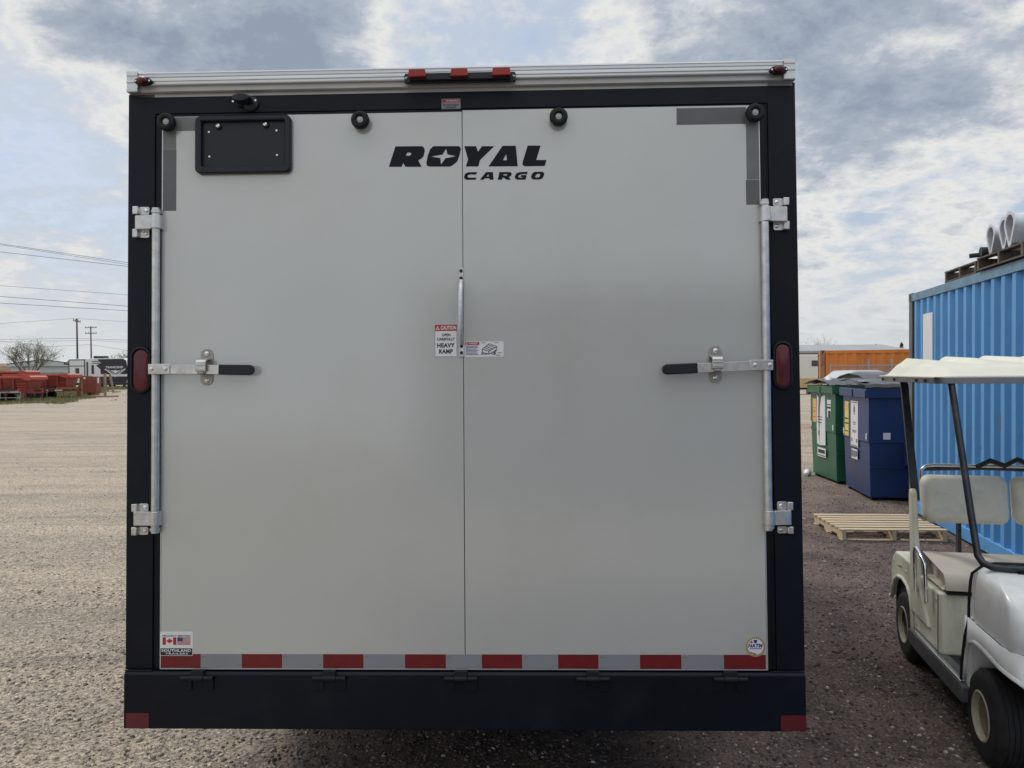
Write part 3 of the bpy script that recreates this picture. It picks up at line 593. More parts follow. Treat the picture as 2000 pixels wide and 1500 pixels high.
def handle(rodx, br, bl, gr0, gr1, kc, b1, b2, s):
    # s = +1: handle runs to the right of its rod
    h_ = MB().beam((br[0], -.050, br[1]), (gr0[0], -.052, gr0[1]), .005, .034, up=(0, 0, 1))
    hb = MB(); d = Vector((gr0[0] - br[0], 0, gr0[1] - br[1])).normalized(); nrm = Vector((-d.z, 0, d.x)) * .0175
    P = [Vector((br[0], 0, br[1])), Vector((gr0[0], 0, gr0[1]))]
    poly = [(P[0] + nrm)[:], (P[1] + nrm)[:], (P[1] - nrm)[:], (P[0] - nrm)[:]]
    bar = MB().pxz([(q_[0], q_[2]) for q_ in poly], -.054, -.048).build('lock_handle', 'zinc', TR, bevel=.001)
    g0 = P[1] - d * .004; L = (Vector((gr1[0], 0, gr1[1])) - g0).length
    loc = rrect(0, L, -.0198, .0198, .0190, 6); loc = [(max(a_, 0) if a_ > .02 else a_, b_) for a_, b_ in loc]
    loc = [(0, -.0195), (L - .015, -.0195), (L - .005, -.0150), (L, -.005), (L, .005), (L - .005, .0150), (L - .015, .0195), (0, .0195)]
    pts_ = [(g0 + d * a_ + nrm.normalized() * b_) for a_, b_ in loc]
    MB().pxz([(q_.x, q_.z) for q_ in pts_], -.060, -.042).build('grip', 'rubber_grip', bar, bevel=.004, seg=3)
    e0, e1 = sorted((rodx - s * .017, bl[0]))
    yoke = MB().box(e0, e1, -.058, -.0545, br[1] - .0195, br[1] + .0195).box(e0, e1, -.0475, -.044, br[1] - .0195, br[1] + .0195).each('yoke', 'zinc', bar, bevel=.0015)
    for xx in (rodx - s * .004, bl[0] - s * .017): MB().lathe([(-.058, .0085), (-.062, .008), (-.0635, .004), (-.0635, 0)], (xx, 0, br[1]), 'y', 12).build('rivet', 'steel_bolt', bar, smooth=40)
    cl = MB().cyl((rodx, -.032, br[1] - .0195), (rodx, -.032, br[1] + .0195), .019, 16).build('rod_clamp', 'zinc', bar, smooth=40)
    # keeper plate with hasp on the door
    hz_ = (b1[1] - b2[1]) / 2 + .019
    kpl = MB().pxz(rrect(kc[0] - .0245, kc[0] + .0245, (b1[1] + b2[1]) / 2 - hz_, (b1[1] + b2[1]) / 2 + hz_, .0235, 8), -.0165, -.0125).build('hasp_plate', 'zinc_dull', TR, bevel=.001)
    bolt(b1, -.0165, .0095, kpl); bolt(b2, -.0165, .0095, kpl)
    zc_ = (b1[1] + b2[1]) / 2
    MB().pyz([(-.0168, zc_ + .034), (-.040, zc_ + .032), (-.064, zc_ + .026), (-.070, zc_ + .018), (-.070, zc_ - .016), (-.066, zc_ - .020), (-.062, zc_ - .016), (-.063, zc_ + .016), (-.060, zc_ + .020), (-.040, zc_ + .026), (-.0168, zc_ + .028)], kc[0] - .022, kc[0] + .017).build('hasp', 'zinc', kpl, bevel=.0015)
    for dz_ in (.006, -.008): MB().box(kc[0] - .021, kc[0] + .016, -.0725, -.0698, zc_ + dz_ - .0025, zc_ + dz_ + .0025).build('hasp_rib', 'zinc', kpl, bevel=.001)
    MB().box(kc[0] - .016, kc[0] + .010, -.068, -.0168, zc_ - .030, zc_ - .018).build('hasp_hook', 'zinc_dull', kpl, bevel=.004)
handle((-1.1668, 1.3715)[0], (-1.1737, 1.3707), (-1.1000, 1.3678), (-0.9087, 1.3664), (-0.7767, 1.3633), (-0.9744, 1.3783), (-0.9746, 1.4298), (-0.9743, 1.3270), 1)
handle((1.1608, 1.3667)[0], (1.1605, 1.3657), (1.0926, 1.3641), (0.8942, 1.3565), (0.7663, 1.3538), (0.9727, 1.3691), (0.9735, 1.4234), (0.9720, 1.3206), -1)
# tail lamps
for c0, c1, l0, l1 in (((-1.2808, 1.4628), (-1.1954, 1.2775), (-1.2656, 1.4467), (-1.2085, 1.2875)), ((1.1895, 1.4607), (1.2670, 1.2738), (1.2040, 1.4449), (1.2569, 1.2835))):
    x0, x1, z0, z1 = c0[0], c1[0], c1[1], c0[1]; gk = MB()
    w = (x1 - x0) / 2
    levels = [(rrect(x0, x1, z0, z1, w - .0005, 10), 0.0005), (rrect(x0, x1, z0, z1, w - .0005, 10), -.006), (rrect(x0 + .003, x1 - .003, z0 + .003, z1 - .003, w - .0035, 10), -.012), (rrect(x0 + .009, x1 - .009, z0 + .009, z1 - .009, w - .0095, 10), -.014), (rrect(x0 + .013, x1 - .013, z0 + .013, z1 - .013, w - .0135, 10), -.008), (rrect(x0 + .013, x1 - .013, z0 + .013, z1 - .013, w - .0135, 10), -.001)]
    gk.loft(ringloft(levels), cap=False); gk = gk.build('tail_lamp', 'rubber', TR, smooth=40)
    x0, x1, z0, z1 = l0[0], l1[0], l1[1], l0[1]; w = (x1 - x0) / 2
    MB().loft(ringloft([(rrect(x0, x1, z0, z1, w - .0005, 10), -.002), (rrect(x0, x1, z0, z1, w - .0005, 10), -.009), (rrect(x0 + .003, x1 - .003, z0 + .003, z1 - .003, w - .0035, 10), -.0105)])).build('lens', 'red_lens', gk, smooth=30)
# pull handle in the middle
t0 = (0.0086, 1.7503); t1 = (0.0093, 1.7011); b0 = (0.0109, 1.4576); b1 = (0.0116, 1.4087); xc_ = (t0[0] + b1[0]) / 2
ph = MB().box(xc_ - .0085, xc_ + .0085, -.0165, -.0125, t1[1], t0[1]).box(xc_ - .0095, xc_ + .0095, -.0165, -.0125, b1[1], b0[1]).build('pull_handle', 'zinc', TR, bevel=.0015)
rr = [.009, .0095, .0095, .0095, .0095, .009]
MB().tube([(xc_, -.017, t1[1] - .001), (xc_, -.034, t1[1] - .022), (xc_, -.050, t1[1] - .055), (xc_, -.050, b0[1] + .055), (xc_, -.034, b0[1] + .022), (xc_, -.017, b0[1] + .001)], .01, 12, rr).build('grab_bar', 'aluminium', ph, smooth=40)
for q_ in ((0.0073, 1.7390), (0.0071, 1.7114), (0.0096, 1.4500), (0.0104, 1.4245)): MB().lathe([(-.0168, .0068), (-.0185, .0065), (-.0195, .003), (-.0195, 0)], (xc_, 0, q_[1]), 'y', 12).build('bolt', 'ink', ph, smooth=40)
# caution sticker
s_, x0, x1, z0, z1 = sticker('caution_sticker', (-0.0943, 1.5353), (-0.0051, 1.4081), -.0132)
w = x1 - x0; hh = z1 - z0
m_ = MB(); m_.pxz(rrect(x0 + .0015, x1 - .0015, z1 - .026, z1 - .0015, .002, 3), -.0138, -.013); m_.build('red_band', 'sticker_red', s_)
m_ = MB()
for (a_, b_, c_, d_) in ((x0 + .0015, x0 + .003, z0 + .0015, z1 - .026), (x1 - .003, x1 - .0015, z0 + .0015, z1 - .026), (x0 + .0015, x1 - .0015, z0 + .0015, z0 + .003)): m_.box(a_, b_, -.0137, -.013, c_, d_)
text(m_, 'OPEN', x0 + .029, x0 + .062, z1 - .047, z1 - .036, yplane(-.0139), .035); text(m_, 'CAREFULLY', x0 + .010, x1 - .010, z1 - .063, z1 - .052, yplane(-.0139), .035)
text(m_, 'HEAVY', x0 + .011, x1 - .011, z1 - .090, z1 - .073, yplane(-.0139), .04); text(m_, 'RAMP', x0 + .018, x1 - .018, z1 - .113, z1 - .096, yplane(-.0139), .04); m_.build('lettering', 'ink', s_)
m_ = MB(); text(m_, 'CAUTION', x0 + .025, x1 - .005, z1 - .0215, z1 - .0065, yplane(-.0144), .03)
m_.flat([[(x0 + .005, z1 - .022), (x0 + .021, z1 - .022), (x0 + .013, z1 - .006)], [(x0 + .008, z1 - .0205), (x0 + .0125, z1 - .010), (x0 + .0135, z1 - .010), (x0 + .018, z1 - .0205)]], yplane(-.0144)).box(x0 + .0122, x0 + .0138, -.0144, -.0139, z1 - .0175, z1 - .0115).box(x0 + .0122, x0 + .0138, -.0144, -.0139, z1 - .0202, z1 - .0188); m_.build('band_lettering', 'sticker_white', s_)
# warning sticker with drawing
s_, x0, x1, z0, z1 = sticker('warning_sticker', (0.0219, 1.4670), (0.1712, 1.4084), -.0132); w = x1 - x0
xm = x0 + .38 * w
MB().box(x0 + .002, xm, -.0138, -.013, z1 - .013, z1 - .002).build('red_band', 'sticker_red', s_)
m_ = MB(); text(m_, 'WARNING', x0 + .016, xm - .007, z1 - .0105, z1 - .0045, yplane(-.0143), .02); m_.flat([[(x0 + .005, z1 - .011), (x0 + .012, z1 - .011), (x0 + .0085, z1 - .004)]], yplane(-.0143)); m_.build('band_lettering', 'sticker_white', s_)
m_ = MB()
for i in range(7):
    zz = z1 - .0175 - i * .0054; m_.box(x0 + .004, xm - random.uniform(.002, .016), -.0138, -.013, zz - .0011, zz + .0011)
m_.build('fine_print', 'sticker_blue', s_)
m_ = MB()
def ln(pts_, wd=.0011):
    for (a_, b_), (c_, d_) in zip(pts_, pts_[1:]): m_.beam((x0 + w * a_, -.0137, z0 + hh2 * b_), (x0 + w * c_, -.0137, z0 + hh2 * d_), .0008, wd * 2)
hh2 = z1 - z0
ln([(.45, .50), (.63, .86), (.83, .66), (.62, .36), (.45, .50), (.46, .28), (.62, .18), (.62, .36)]); ln([(.83, .66), (.82, .42), (.62, .18)]); ln([(.50, .62), (.67, .42)]); ln([(.545, .70), (.72, .50)]); ln([(.59, .80), (.78, .58)]); ln([(.46, .28), (.42, .18), (.62, .18)]); ln([(.74, .35), (.76, .20), (.78, .22), (.79, .45)], .0018); ln([(.68, .24), (.75, .14), (.80, .20)])
m_.build('drawing', 'ink', s_)
m_ = MB()
for (a_, b_) in ((.76, .92), (.84, .26), (.80, .10), (.42, .92)): m_.box(x0 + w * a_, x0 + w * (a_ + .12), -.0138, -.013, z0 + hh2 * b_ - .001, z0 + hh2 * b_ + .001)
m_.build('caption', 'tape_grey', s_)
# maker's sticker with two flags
s_, x0, x1, z0, z1 = sticker('flag_sticker', (-1.1540, 0.3645), (-1.0270, 0.2739), -.0136); w = x1 - x0; hh = z1 - z0
F = lambda a_, b_: (x0 + w * a_, z0 + hh * b_)
MB().box(x0 + .002, x1 - .002, -.0141, -.0134, z0 + .002, z0 + hh * .31).build('black_band', 'ink', s_)
m_ = MB(); text(m_, 'SOUTHLAND', x0 + w * .05, x1 - w * .05, z0 + hh * .165, z0 + hh * .275, yplane(-.0146), .03); text(m_, 'TRAILERS', x0 + w * .16, x1 - w * .14, z0 + hh * .06, z0 + hh * .13, yplane(-.0146), .03); m_.build('band_lettering', 'sticker_white', s_)
m_ = MB(); text(m_, 'PROUDLY SERVING', x0 + w * .08, x1 - w * .08, z0 + hh * .80, z0 + hh * .865, yplane(-.0142), .03); m_.build('lettering', 'ink', s_)
m_ = MB(); f0x, f1x = x0 + w * .08, x0 + w * .50; fz0, fz1 = z0 + hh * .46, z0 + hh * .77
m_.box(f0x, f0x + w * .10, -.0142, -.0135, fz0, fz1).box(f1x - w * .10, f1x, -.0142, -.0135, fz0, fz1)
lf = [(0, .5), (.10, .30), (.22, .36), (.17, .08), (.33, .20), (.48, .12), (.40, -.10), (.20, -.22), (.18, -.30), (.03, -.26), (.03, -.48)]; lf = lf + [(-a_, b_) for a_, b_ in lf[::-1][:-1]]
cxf, czf = (f0x + f1x) / 2, (fz0 + fz1) / 2; m_.flat([[(cxf + a_ * w * .19, czf + b_ * hh * .25) for a_, b_ in lf]], yplane(-.0142)); m_.build('maple_leaf_flag', 'sticker_red', s_)
m_ = MB(); g0x, g1x = x0 + w * .53, x0 + w * .93
for i in range(7): m_.box(g0x, g1x, -.0142, -.0135, fz0 + (fz1 - fz0) * (2 * i) / 13, fz0 + (fz1 - fz0) * (2 * i + 1) / 13)
m_.build('flag_stripes', 'sticker_red', s_); MB().box(g0x, g0x + (g1x - g0x) * .4, -.0146, -.0143, fz0 + (fz1 - fz0) * .46, fz1).build('flag_canton', 'sticker_blue', s_)
# round seal, lower right
c = (1.1082, 0.3110); sr = .0375
s_ = MB().pxz(ellipse(c[0], c[1], sr, sr, 32), -.0134, -.012).build('round_seal', 'sticker_gold', TR)
MB().pxz(ellipse(c[0], c[1], sr * .78, sr * .78, 28), -.0139, -.0133).build('seal_face', 'sticker_white', s_)
m_ = MB(); text(m_, 'NATM', c[0] - .028, c[0] + .027, c[1] - .003, c[1] + .011, yplane(-.0144), .05, .2); m_.box(c[0] - .022, c[0] + .024, -.0143, -.0138, c[1] - .0085, c[1] - .006); m_.pxz([(c[0] - .007, c[1] + .026), (c[0] + .007, c[1] + .026), (c[0] + .006, c[1] + .016), (c[0], c[1] + .012), (c[0] - .006, c[1] + .016)], -.0144, -.0138); m_.build('lettering', 'sticker_blue', s_)
m_ = MB(); m_.pxz([(c[0] - .024, c[1] + .013), (c[0] - .013, c[1] + .024), (c[0] - .010, c[1] + .015)], -.0143, -.0138).pxz([(c[0] - .022, c[1] - .017), (c[0] + .006, c[1] - .028), (c[0] - .004, c[1] - .029), (c[0] - .018, c[1] - .022)], -.0143, -.0138); m_.build('red_mark', 'sticker_red', s_)
m_ = MB()
for i in range(26):
    a_ = 2 * math.pi * i / 26; m_.pxz(ellipse(c[0] + sr * .89 * math.cos(a_), c[1] + sr * .89 * math.sin(a_), .0015, .0024, 6), -.0140, -.0133)
m_.build('seal_lettering', 'tape_grey', s_)
# skirt: corner reflectors, weld lines and ramp hinges
for p0, p1, s2 in (((-1.2805, 0.0666), (-1.1911, 0.0129), 1), ((1.1954, 0.0623), (1.2880, 0.0099), -1)):
    x0, x1 = max(p0[0], -1.289), min(p1[0], 1.289)
    MB().pxz(rrect(x0, x1, .003, .060, .006, 3), -.0232, -.0222).build('corner_reflector', 'reflector_red_dark', TR)
for x0, x1 in ((-1.288, -1.185), (1.165, 1.288)): MB().cyl((x0, -.012, .2165), (x1, -.012, .2165), .004, 8).build('weld_bead', 'black_paint', TR)
for p in ((-1.0026, 0.1997), (-0.4970, 0.2009), (0.0017, 0.2040), (0.4977, 0.2014), (1.0098, 0.1989)):
    x, z = p[0], .196
    hg = MB().cyl((x - .062, -.033, z), (x - .026, -.033, z), .0085, 12).cyl((x + .026, -.033, z), (x + .062, -.033, z), .0085, 12).each('ramp_hinge', 'rubber', TR, smooth=40)
    MB().cyl((x - .0245, -.033, z), (x + .0245, -.033, z), .0105, 12).box(x - .024, x + .024, -.034, -.007, z + .004, z + .0265).build('hinge_knuckle', 'rubber', hg, bevel=.001)
    MB().pxz(rrect(x - .060, x - .022, z - .048, z - .004, .006, 3), -.0275, -.0222).pxz(rrect(x + .022, x + .062, z - .048, z - .004, .006, 3), -.0275, -.0222).each('hinge_leaf', 'black_paint', hg, bevel=.001)
# undercarriage
MB().box(-1.1, -.98, .1, LEN, .0, .12).box(.98, 1.1, .1, LEN, .0, .12).each('frame_rail', 'black_paint', TR)
for i in range(10): MB().box(-.98, .98, .3 + i * .62, .36 + i * .62, -.05, .02).each('cross_member', 'black_paint', TR)
def wheel(parent, c, r, w, axis='x', rimm="rubber", rr=.55, n=28, side=1, name='wheel'):
    # lathe profile of a tyre; side is the outward direction along the axis
    t = [(-w / 2, rr * r), (-w / 2, r * .80), (-w * .46, r * .90), (-w * .38, r * .975), (-w * .2, r), (w * .2, r), (w * .38, r * .975), (w * .46, r * .90), (w / 2, r * .80), (w / 2, rr * r), (w * .3, rr * r * .96), (-w * .3, rr * r * .96), (-w / 2, rr * r)]
    o = MB().lathe(t, c, axis, n).build(name, 'tyre', parent, smooth=50)
    rm = MB(); rm.lathe([(side * w * .44, rr * r), (side * w * .46, rr * r * .93), (side * w * .30, rr * r * .86), (side * w * .22, rr * r * .55), (side * w * .30, rr * r * .35), (side * w * .34, rr * r * .15), (side * w * .34, 0)], c, axis, n); rm.build('rim', rimm, o, smooth=40)
    return o
for sx in (-1, 1):
    for yy in (3.2, 4.05):
        zg = (-.5837 + yy * math.sin(R(2.3297))) / math.cos(R(2.3297)); wheel(TR, (sx * .98, yy, zg + .355), .355, .22, side=sx)
for yy in (3.2, 4.05):
    zg = (-.5837 + yy * math.sin(R(2.3297))); MB().cyl((-.95, yy, zg + .355), (.95, yy, zg + .355), .04, 10).build('axle', 'black_paint', TR)
MB().beam((-1.0, LEN, -.03), (0, LEN + 1.3, -.06), .08, .1).beam((1.0, LEN, -.03), (0, LEN + 1.3, -.06), .08, .1).each('drawbar', 'black_paint', TR)
zg = -.5837 + (LEN + 1.15) * math.sin(R(2.33)); MB().cyl((0, LEN + 1.15, zg + .03), (0, LEN + 1.15, .45), .035, 10).cyl((0, LEN + 1.15, zg), (0, LEN + 1.15, zg + .03), .1, 12).build('tongue_jack', 'black_paint', TR)

# ------------------------------------------------------------------ shipping containers
def container(label, cat, loc, rz, L, H, Wd, wallm, railm, postm, pitch=.25, phase=.0, group=None, depth=.042):
    t = thing('shipping_container', label, cat, loc, rz, group)
    ps = .16; x = ps; prof = []
    # corrugated side sheet at y = 0 side (hollows go to +y)
    while x < L - ps - pitch:
        prof += [(x, 0.012), (x + .075, .012), (x + .123, .012 + depth), (x + .202, .012 + depth)]; x += pitch
    prof += [(x, .012), (L - ps, .012)]
    z0, z1 = .15, H - .10
    def sheet(mirror):
        vs = []; fs = []
        for (a_, b_) in prof:
            yy = (Wd - b_) if mirror else b_; vs += [(a_ + (phase if 0 < a_ < L - ps - .3 else 0), yy, z0), (a_ + (phase if 0 < a_ < L - ps - .3 else 0), yy, z1)]
        for i in range(len(prof) - 1): fs.append((2 * i, 2 * i + 2, 2 * i + 3, 2 * i + 1))
        return MB().add(vs, fs)
    sheet(False).build('corrugated_side', wallm, t); sheet(True).build('corrugated_side', wallm, t)
    MB().box(.1, L - .1, .02, Wd - .02, H - .06, H - .03).build('roof', railm, t)
    for yy in (0, Wd - .06):
        MB().box(.12, L - .12, yy, yy + .06, H - .115, H - .012).each('top_rail', railm, t, bevel=.004); MB().box(.12, L - .12, yy, yy + .05, .03, .17).build('bottom_rail', wallm, t, bevel=.004)
    for xx in (0, L - .14):
        for yy in (0, Wd - .14): MB().box(xx, xx + .14, yy + .001, yy + .139, .118, H - .12).build('corner_post', postm, t, bevel=.006)
        for zz in (0.0, H - .118):
            for yy in (0, Wd - .16):
                o = MB().box(xx - .002, xx + .16, yy - .003, yy + .163, zz, zz + .118).build('corner_casting', postm, t, bevel=.008)
                MB().pxz(ellipse(xx + .08, zz + .059, .026, .036, 14), yy - .0036 if yy == 0 else yy + .163, yy - .001 if yy == 0 else yy + .1636).build('casting_hole', 'dark_void', o)
    vs = []; fs = []; k = 0; yy = .14; pr2 = []
    while yy < Wd - .2: pr2 += [(yy, .03), (yy + .12, .03), (yy + .14, .06), (yy + .2, .06)]; yy += .22
    for xx, sg in ((0, 1), (L, -1)):
        vs = []; fs = []
        for (a_, b_) in pr2: vs += [(xx + sg * b_, a_, .1), (xx + sg * b_, a_, H - .1)]
        for i in range(len(pr2) - 1): fs.append((2 * i, 2 * i + 2, 2 * i + 3, 2 * i + 1))
        MB().add(vs, fs).build('end_wall', wallm, t)
    for xx in (.02, L - .1): MB().box(xx, xx + .08, .16, Wd - .16, H - .11, H - .015).box(xx, xx + .08, .16, Wd - .16, .02, .13).each('end_rail', railm, t)
    MB().box(.14, L - .14, .08, Wd - .08, .10, .15).build('floor', 'dark_void', t)
    return t
CA = R(-101.53); CO = (5.43, 10.51)
BC = container('weathered blue corrugated shipping container with pallets and metal ducts on its roof', 'shipping container', (*CO, 0), CA, 12.19, 2.965, 2.44, 'container_blue', 'container_rail', 'container_post', pitch=.249, phase=.052)
MB().box(.60, .955, .0, .011, 2.03, 2.645).build('white_patch', 'white_metal', BC)
for a_, b_, w_, h_ in ((2.93, 1.40, .022, .30), (3.35, 1.34, .03, .06), (1.9, .9, .012, .06), (2.45, 1.1, .010, .04), (1.38, 1.75, .010, .04)):
    pl_ = [(a_ + w_ * random.uniform(.3, 1) * math.cos(t_), b_ + h_ / 2 * math.sin(t_) * random.uniform(.7, 1)) for t_ in [2 * math.pi * i / 11 for i in range(11)]]
    MB().pxz(pl_, .0095, .0115).build('rust_scar', 'container_post', BC)
def cpt(a_, b_, z=0.0):   # container side coordinates to the world
    return (CO[0] + a_ * math.cos(CA) - b_ * math.sin(CA), CO[1] + a_ * math.sin(CA) + b_ * math.cos(CA), z)

# ------------------------------------------------------------------ pallets
def pallet(label, loc, rz, Lx, Ly, m, nt=7, nb=3, notch=True, tilt=(0, 0), h=.135, group='wooden pallets'):
    t = thing('wooden_pallet', label, 'pallet', loc, group=group, rot=(tilt[0], tilt[1], rz))
    hs = h - .034
    sw = .04
    poly = [(0, .017), (Ly * .16, .017), (Ly * .18, .05), (Ly * .36, .05), (Ly * .38, .017), (Ly * .62, .017), (Ly * .64, .05), (Ly * .82, .05), (Ly * .84, .017), (Ly, .017), (Ly, .017 + hs), (0, .017 + hs)] if notch else [(0, .017), (Ly, .017), (Ly, .017 + hs), (0, .017 + hs)]
    st0 = MB().pyz(poly, 0, sw).build('stringer', m, t)
    for xx in ((Lx - sw) / 2, Lx - sw): twin(st0, t, (xx, 0, 0))
    w = .09; sl0 = MB().box(-.012, Lx + .012, 0, w, 0, .016).build('slat', m, t, loc=(0, 0, h - .017))
    for i in range(1, nt): c_ = twin(sl0, t, (random.uniform(-.008, .008), (Ly - w) * i / (nt - 1) + random.uniform(-.006, .006), h - .017)); c_.rotation_euler = (0, 0, R(random.uniform(-.6, .6)))
    for i in range(nb): twin(sl0, t, (0, (Ly - w) * i / (nb - 1), 0.0005))
    return t
pallet('pale new wooden pallet lying flat on the dark gravel in front of the blue dumpster', (3.725, 8.66, -.004), R(-4), 1.14, .98, 'pallet_new', nt=7, tilt=(0, 0))
pt = cpt(1.31, .03); pallet('grey weathered wooden pallet on the container roof, the one with nothing but sky above it', (pt[0], pt[1], 2.966), CA, .94, 1.1, 'pallet_old', nt=6, notch=False)
pt = cpt(2.46, -.03); pallet('grey weathered wooden pallet on the container roof, carrying the metal ducts', (pt[0], pt[1], 2.966), CA, 1.06, 1.2, 'pallet_old', nt=6, notch=False)
# metal duct sections on the nearer pallet: teardrop openings
def duct(label, a_, b_, hgt, length):
    t = thing('metal_duct', label, 'duct', cpt(a_, b_, 3.105), CA, 'teardrop metal ducts on the container roof')
    r = hgt * .345; cz_ = hgt - r
    def tear(sc):
        p_ = []
        for i in range(17): a2 = R(-25 + 230 * i / 16); p_.append((r * sc * math.cos(a2), cz_ + r * sc * math.sin(a2)))
        k = 1 - sc; p_.append((-.02 * sc, k * hgt * .5 + .004)); p_.append((.02 * sc, k * hgt * .5 + .004)); return p_
    def rl(sc, y): return [(q_[0], y, q_[1]) for q_ in tear(sc)]
    fl = MB().loft([rl(.72, 0), rl(1.0, 0), rl(1.0, .014), rl(.72, .014), rl(.72, 0)], cap=False).build('flange', 'galvanized', t)
    MB().loft([rl(.80, .0145), rl(.80, length), rl(.76, length), rl(.76, .0145), rl(.80, .0145)], cap=False).build('duct_wall', 'galvanized', t, smooth=40)
duct('galvanized teardrop duct on the container roof pallet, shortest and farthest from the camera', 2.66, .02, .31, .8)
duct('galvanized teardrop duct on the container roof pallet, squeezed in the middle of the three', 2.95, .03, .33, .9)
duct('galvanized teardrop duct on the container roof pallet, tallest and nearest the camera', 3.16, .0, .345, 1.1)
p = cpt(2.52, -.02, 3.155); q_ = cpt(2.52, .7, 3.155)
o = MB().cyl((0, 0, 0), (q_[0] - p[0], q_[1] - p[1], 0), .05, 14).build('hose_roll', 'dark_rubber_hose', None, smooth=40, loc=p); tag(o, 'thick dark rubber hose lying beside the ducts on the container roof', 'hose')
p = cpt(2.44, -.10, 3.128); o = MB().cyl((0, 0, 0), (.22, -.12, .01), .024, 12).build('pipe_stub', 'dark_rubber_hose', None, smooth=40, loc=p); tag(o, 'thin dark pipe end sticking out over the pallet edge', 'pipe')

# ------------------------------------------------------------------ dumpsters
def dumpster(label, F, L, H, Wd, m, lid, group='steel dumpsters beside the container'):
    dx, dy = L[0] - F[0], L[1] - F[1]; D = math.hypot(dx, dy); ang = math.atan2(dx, dy)
    t = thing('dumpster', label, 'dumpster', (F[0], F[1], 0), -ang, group)
    # local: y away along the left face, x to the right
    b = MB(); tp = .035
    b.loft([[(tp, tp, .05), (Wd - tp, tp, .05), (Wd - tp, D - tp, .05), (tp, D - tp, .05)], [(.012, .012, H * .52), (Wd - .012, .012, H * .52), (Wd - .012, D - .012, H * .52), (.012, D - .012, H * .52)], [(0, 0, H * .522), (Wd, 0, H * .522), (Wd, D, H * .522), (0, D, H * .522)], [(0, 0, H), (Wd, 0, H), (Wd, D, H), (0, D, H)]])
    b.build('body', m, t, bevel=.008)
    r = MB(); w = .05; h0 = H - .12
    r.box(-w, Wd + w, -w, 0, h0, H + .01).box(-w, Wd + w, D, D + w, h0, H + .01).box(-w, 0, .001, D - .001, h0, H + .01).box(Wd, Wd + w, .001, D - .001, h0, H + .01); r.build('rim', m, t, bevel=.006)
    for yy in (.0, D * .5): MB().box(-w - .012, -w - .001, yy - .03, yy + .03, h0 - .02, H - .01).build('hinge_bracket', m, t, bevel=.003)
    for (a_, b_) in ((-.001, -.013),): MB().box(.02, Wd - .02, -.014, -.001, H * .30, H * .315).build('lower_band', m, t)
    # fork sleeve on the face towards the camera
    sx_ = .42
    MB().prism([(-.002, H * .53), (-.20, H * .49), (-.20, H * .36), (-.002, H * .30)], lambda a_, b_: (sx_ + .06, a_, b_), lambda a_, b_: (Wd * .62, a_, b_)).build('fork_sleeve', m, t, bevel=.006)
    MB().box(.06, .14, .06, .14, 0, .052).box(Wd - .14, Wd - .06, .06, .14, 0, .052).box(.06, .14, D - .14, D - .06, 0, .052).box(Wd - .14, Wd - .06, D - .14, D - .06, 0, .052).each('foot', 'black_paint', t)
    for (x_, y_, z_) in ((-.001, .09, H * .55), (-.001, D - .06, H * .55)): MB().box(x_ - .012, x_ - .001, y_ - .02, y_ + .02, z_, z_ + .09).build('reflector', 'sticker_white', t)
    MB().box(.20, .30, -.004, -.0012, H * .555, H * .615).build('reflector', 'sticker_white', t)
    # ribbed lids, each a curved sheet
    for (xa, xb, prof_) in lid:
        vs = []; fs = []; n = 16; mseg = len(prof_)
        for i in range(n + 1):
            u = i / n; x_ = lerp(xa, xb, u); rb = .010 * (1 if (i // 2) % 2 else 0)
            for (yy, zz) in prof_: vs.append((x_, yy * (D + .12) - .06, H + zz + rb))
        for i in range(n):
            for j in range(mseg - 1): fs.append((i * mseg + j, (i + 1) * mseg + j, (i + 1) * mseg + j + 1, i * mseg + j + 1))
        MB().add(vs, fs).build('lid', 'bin_lid', t, solid=.012)
    return t, D
DN, D1 = dumpster('navy blue steel dumpster with yellow and white stickers, beside the blue container', (5.235, 11.27), (5.435, 12.60), 1.64, 1.85, 'bin_navy', [(-.06, .92, [(0, .03), (.02, .075), (.3, .12), (.7, .15), (1, .12)]), (.94, 1.9, [(0, .05), (.02, .09), (.3, .14), (.7, .16), (1, .12)])])
DG, D2 = dumpster('green steel dumpster with torn white sticker and warped lid, behind the navy one', (5.45, 12.94), (5.51, 14.17), 1.655, 1.85, 'bin_green', [(-.10, .62, [(0, .02), (.2, .08), (.5, .12), (.8, .08), (1, .03)]), (.45, 1.95, [(0, .13), (.2, .19), (.5, .22), (.8, .17), (1, .10)])])
def lside(t, name, y0, y1, z0, z1, m):
    return MB().box(-.0052, -.0012, y0, y1, z0, z1).build(name, m, t)
def lprint(o, rects, m, y0, y1, z0, z1, name='print'):
    k = MB()
    for (a_, b_, c_, d_) in rects: k.box(-.0068, -.0054, lerp(y1, y0, a_), lerp(y1, y0, b_), lerp(z0, z1, c_), lerp(z0, z1, d_))
    k.each(name, m, o)
o = lside(DN, 'yellow_sticker', 1.02, 1.24, .88, 1.43, 'sticker_yellow'); lprint(o, [(.05, .95, .34, .38), (.05, .95, .48, .52), (.1, .9, .12, .15)], 'ink', 1.02, 1.24, .88, 1.43); lprint(o, [(.1, .9, .76, .94)], 'sticker_orange', 1.02, 1.24, .88, 1.43, 'heading')
o = lside(DN, 'white_sticker', .52, .90, .74, 1.45, 'sticker_white'); lprint(o, [(.1, .9, .96, .98), (.1, .9, .01, .03), (.35, .65, .48, .50), (.3, .7, .52, .54), (.2, .8, .34, .36), (.25, .75, .31, .33), (.1, .25, .10, .18), (.75, .9, .10, .18), (.45, .55, .70, .92), (.4, .6, .76, .86)], 'tape_grey', .52, .90, .74, 1.45)
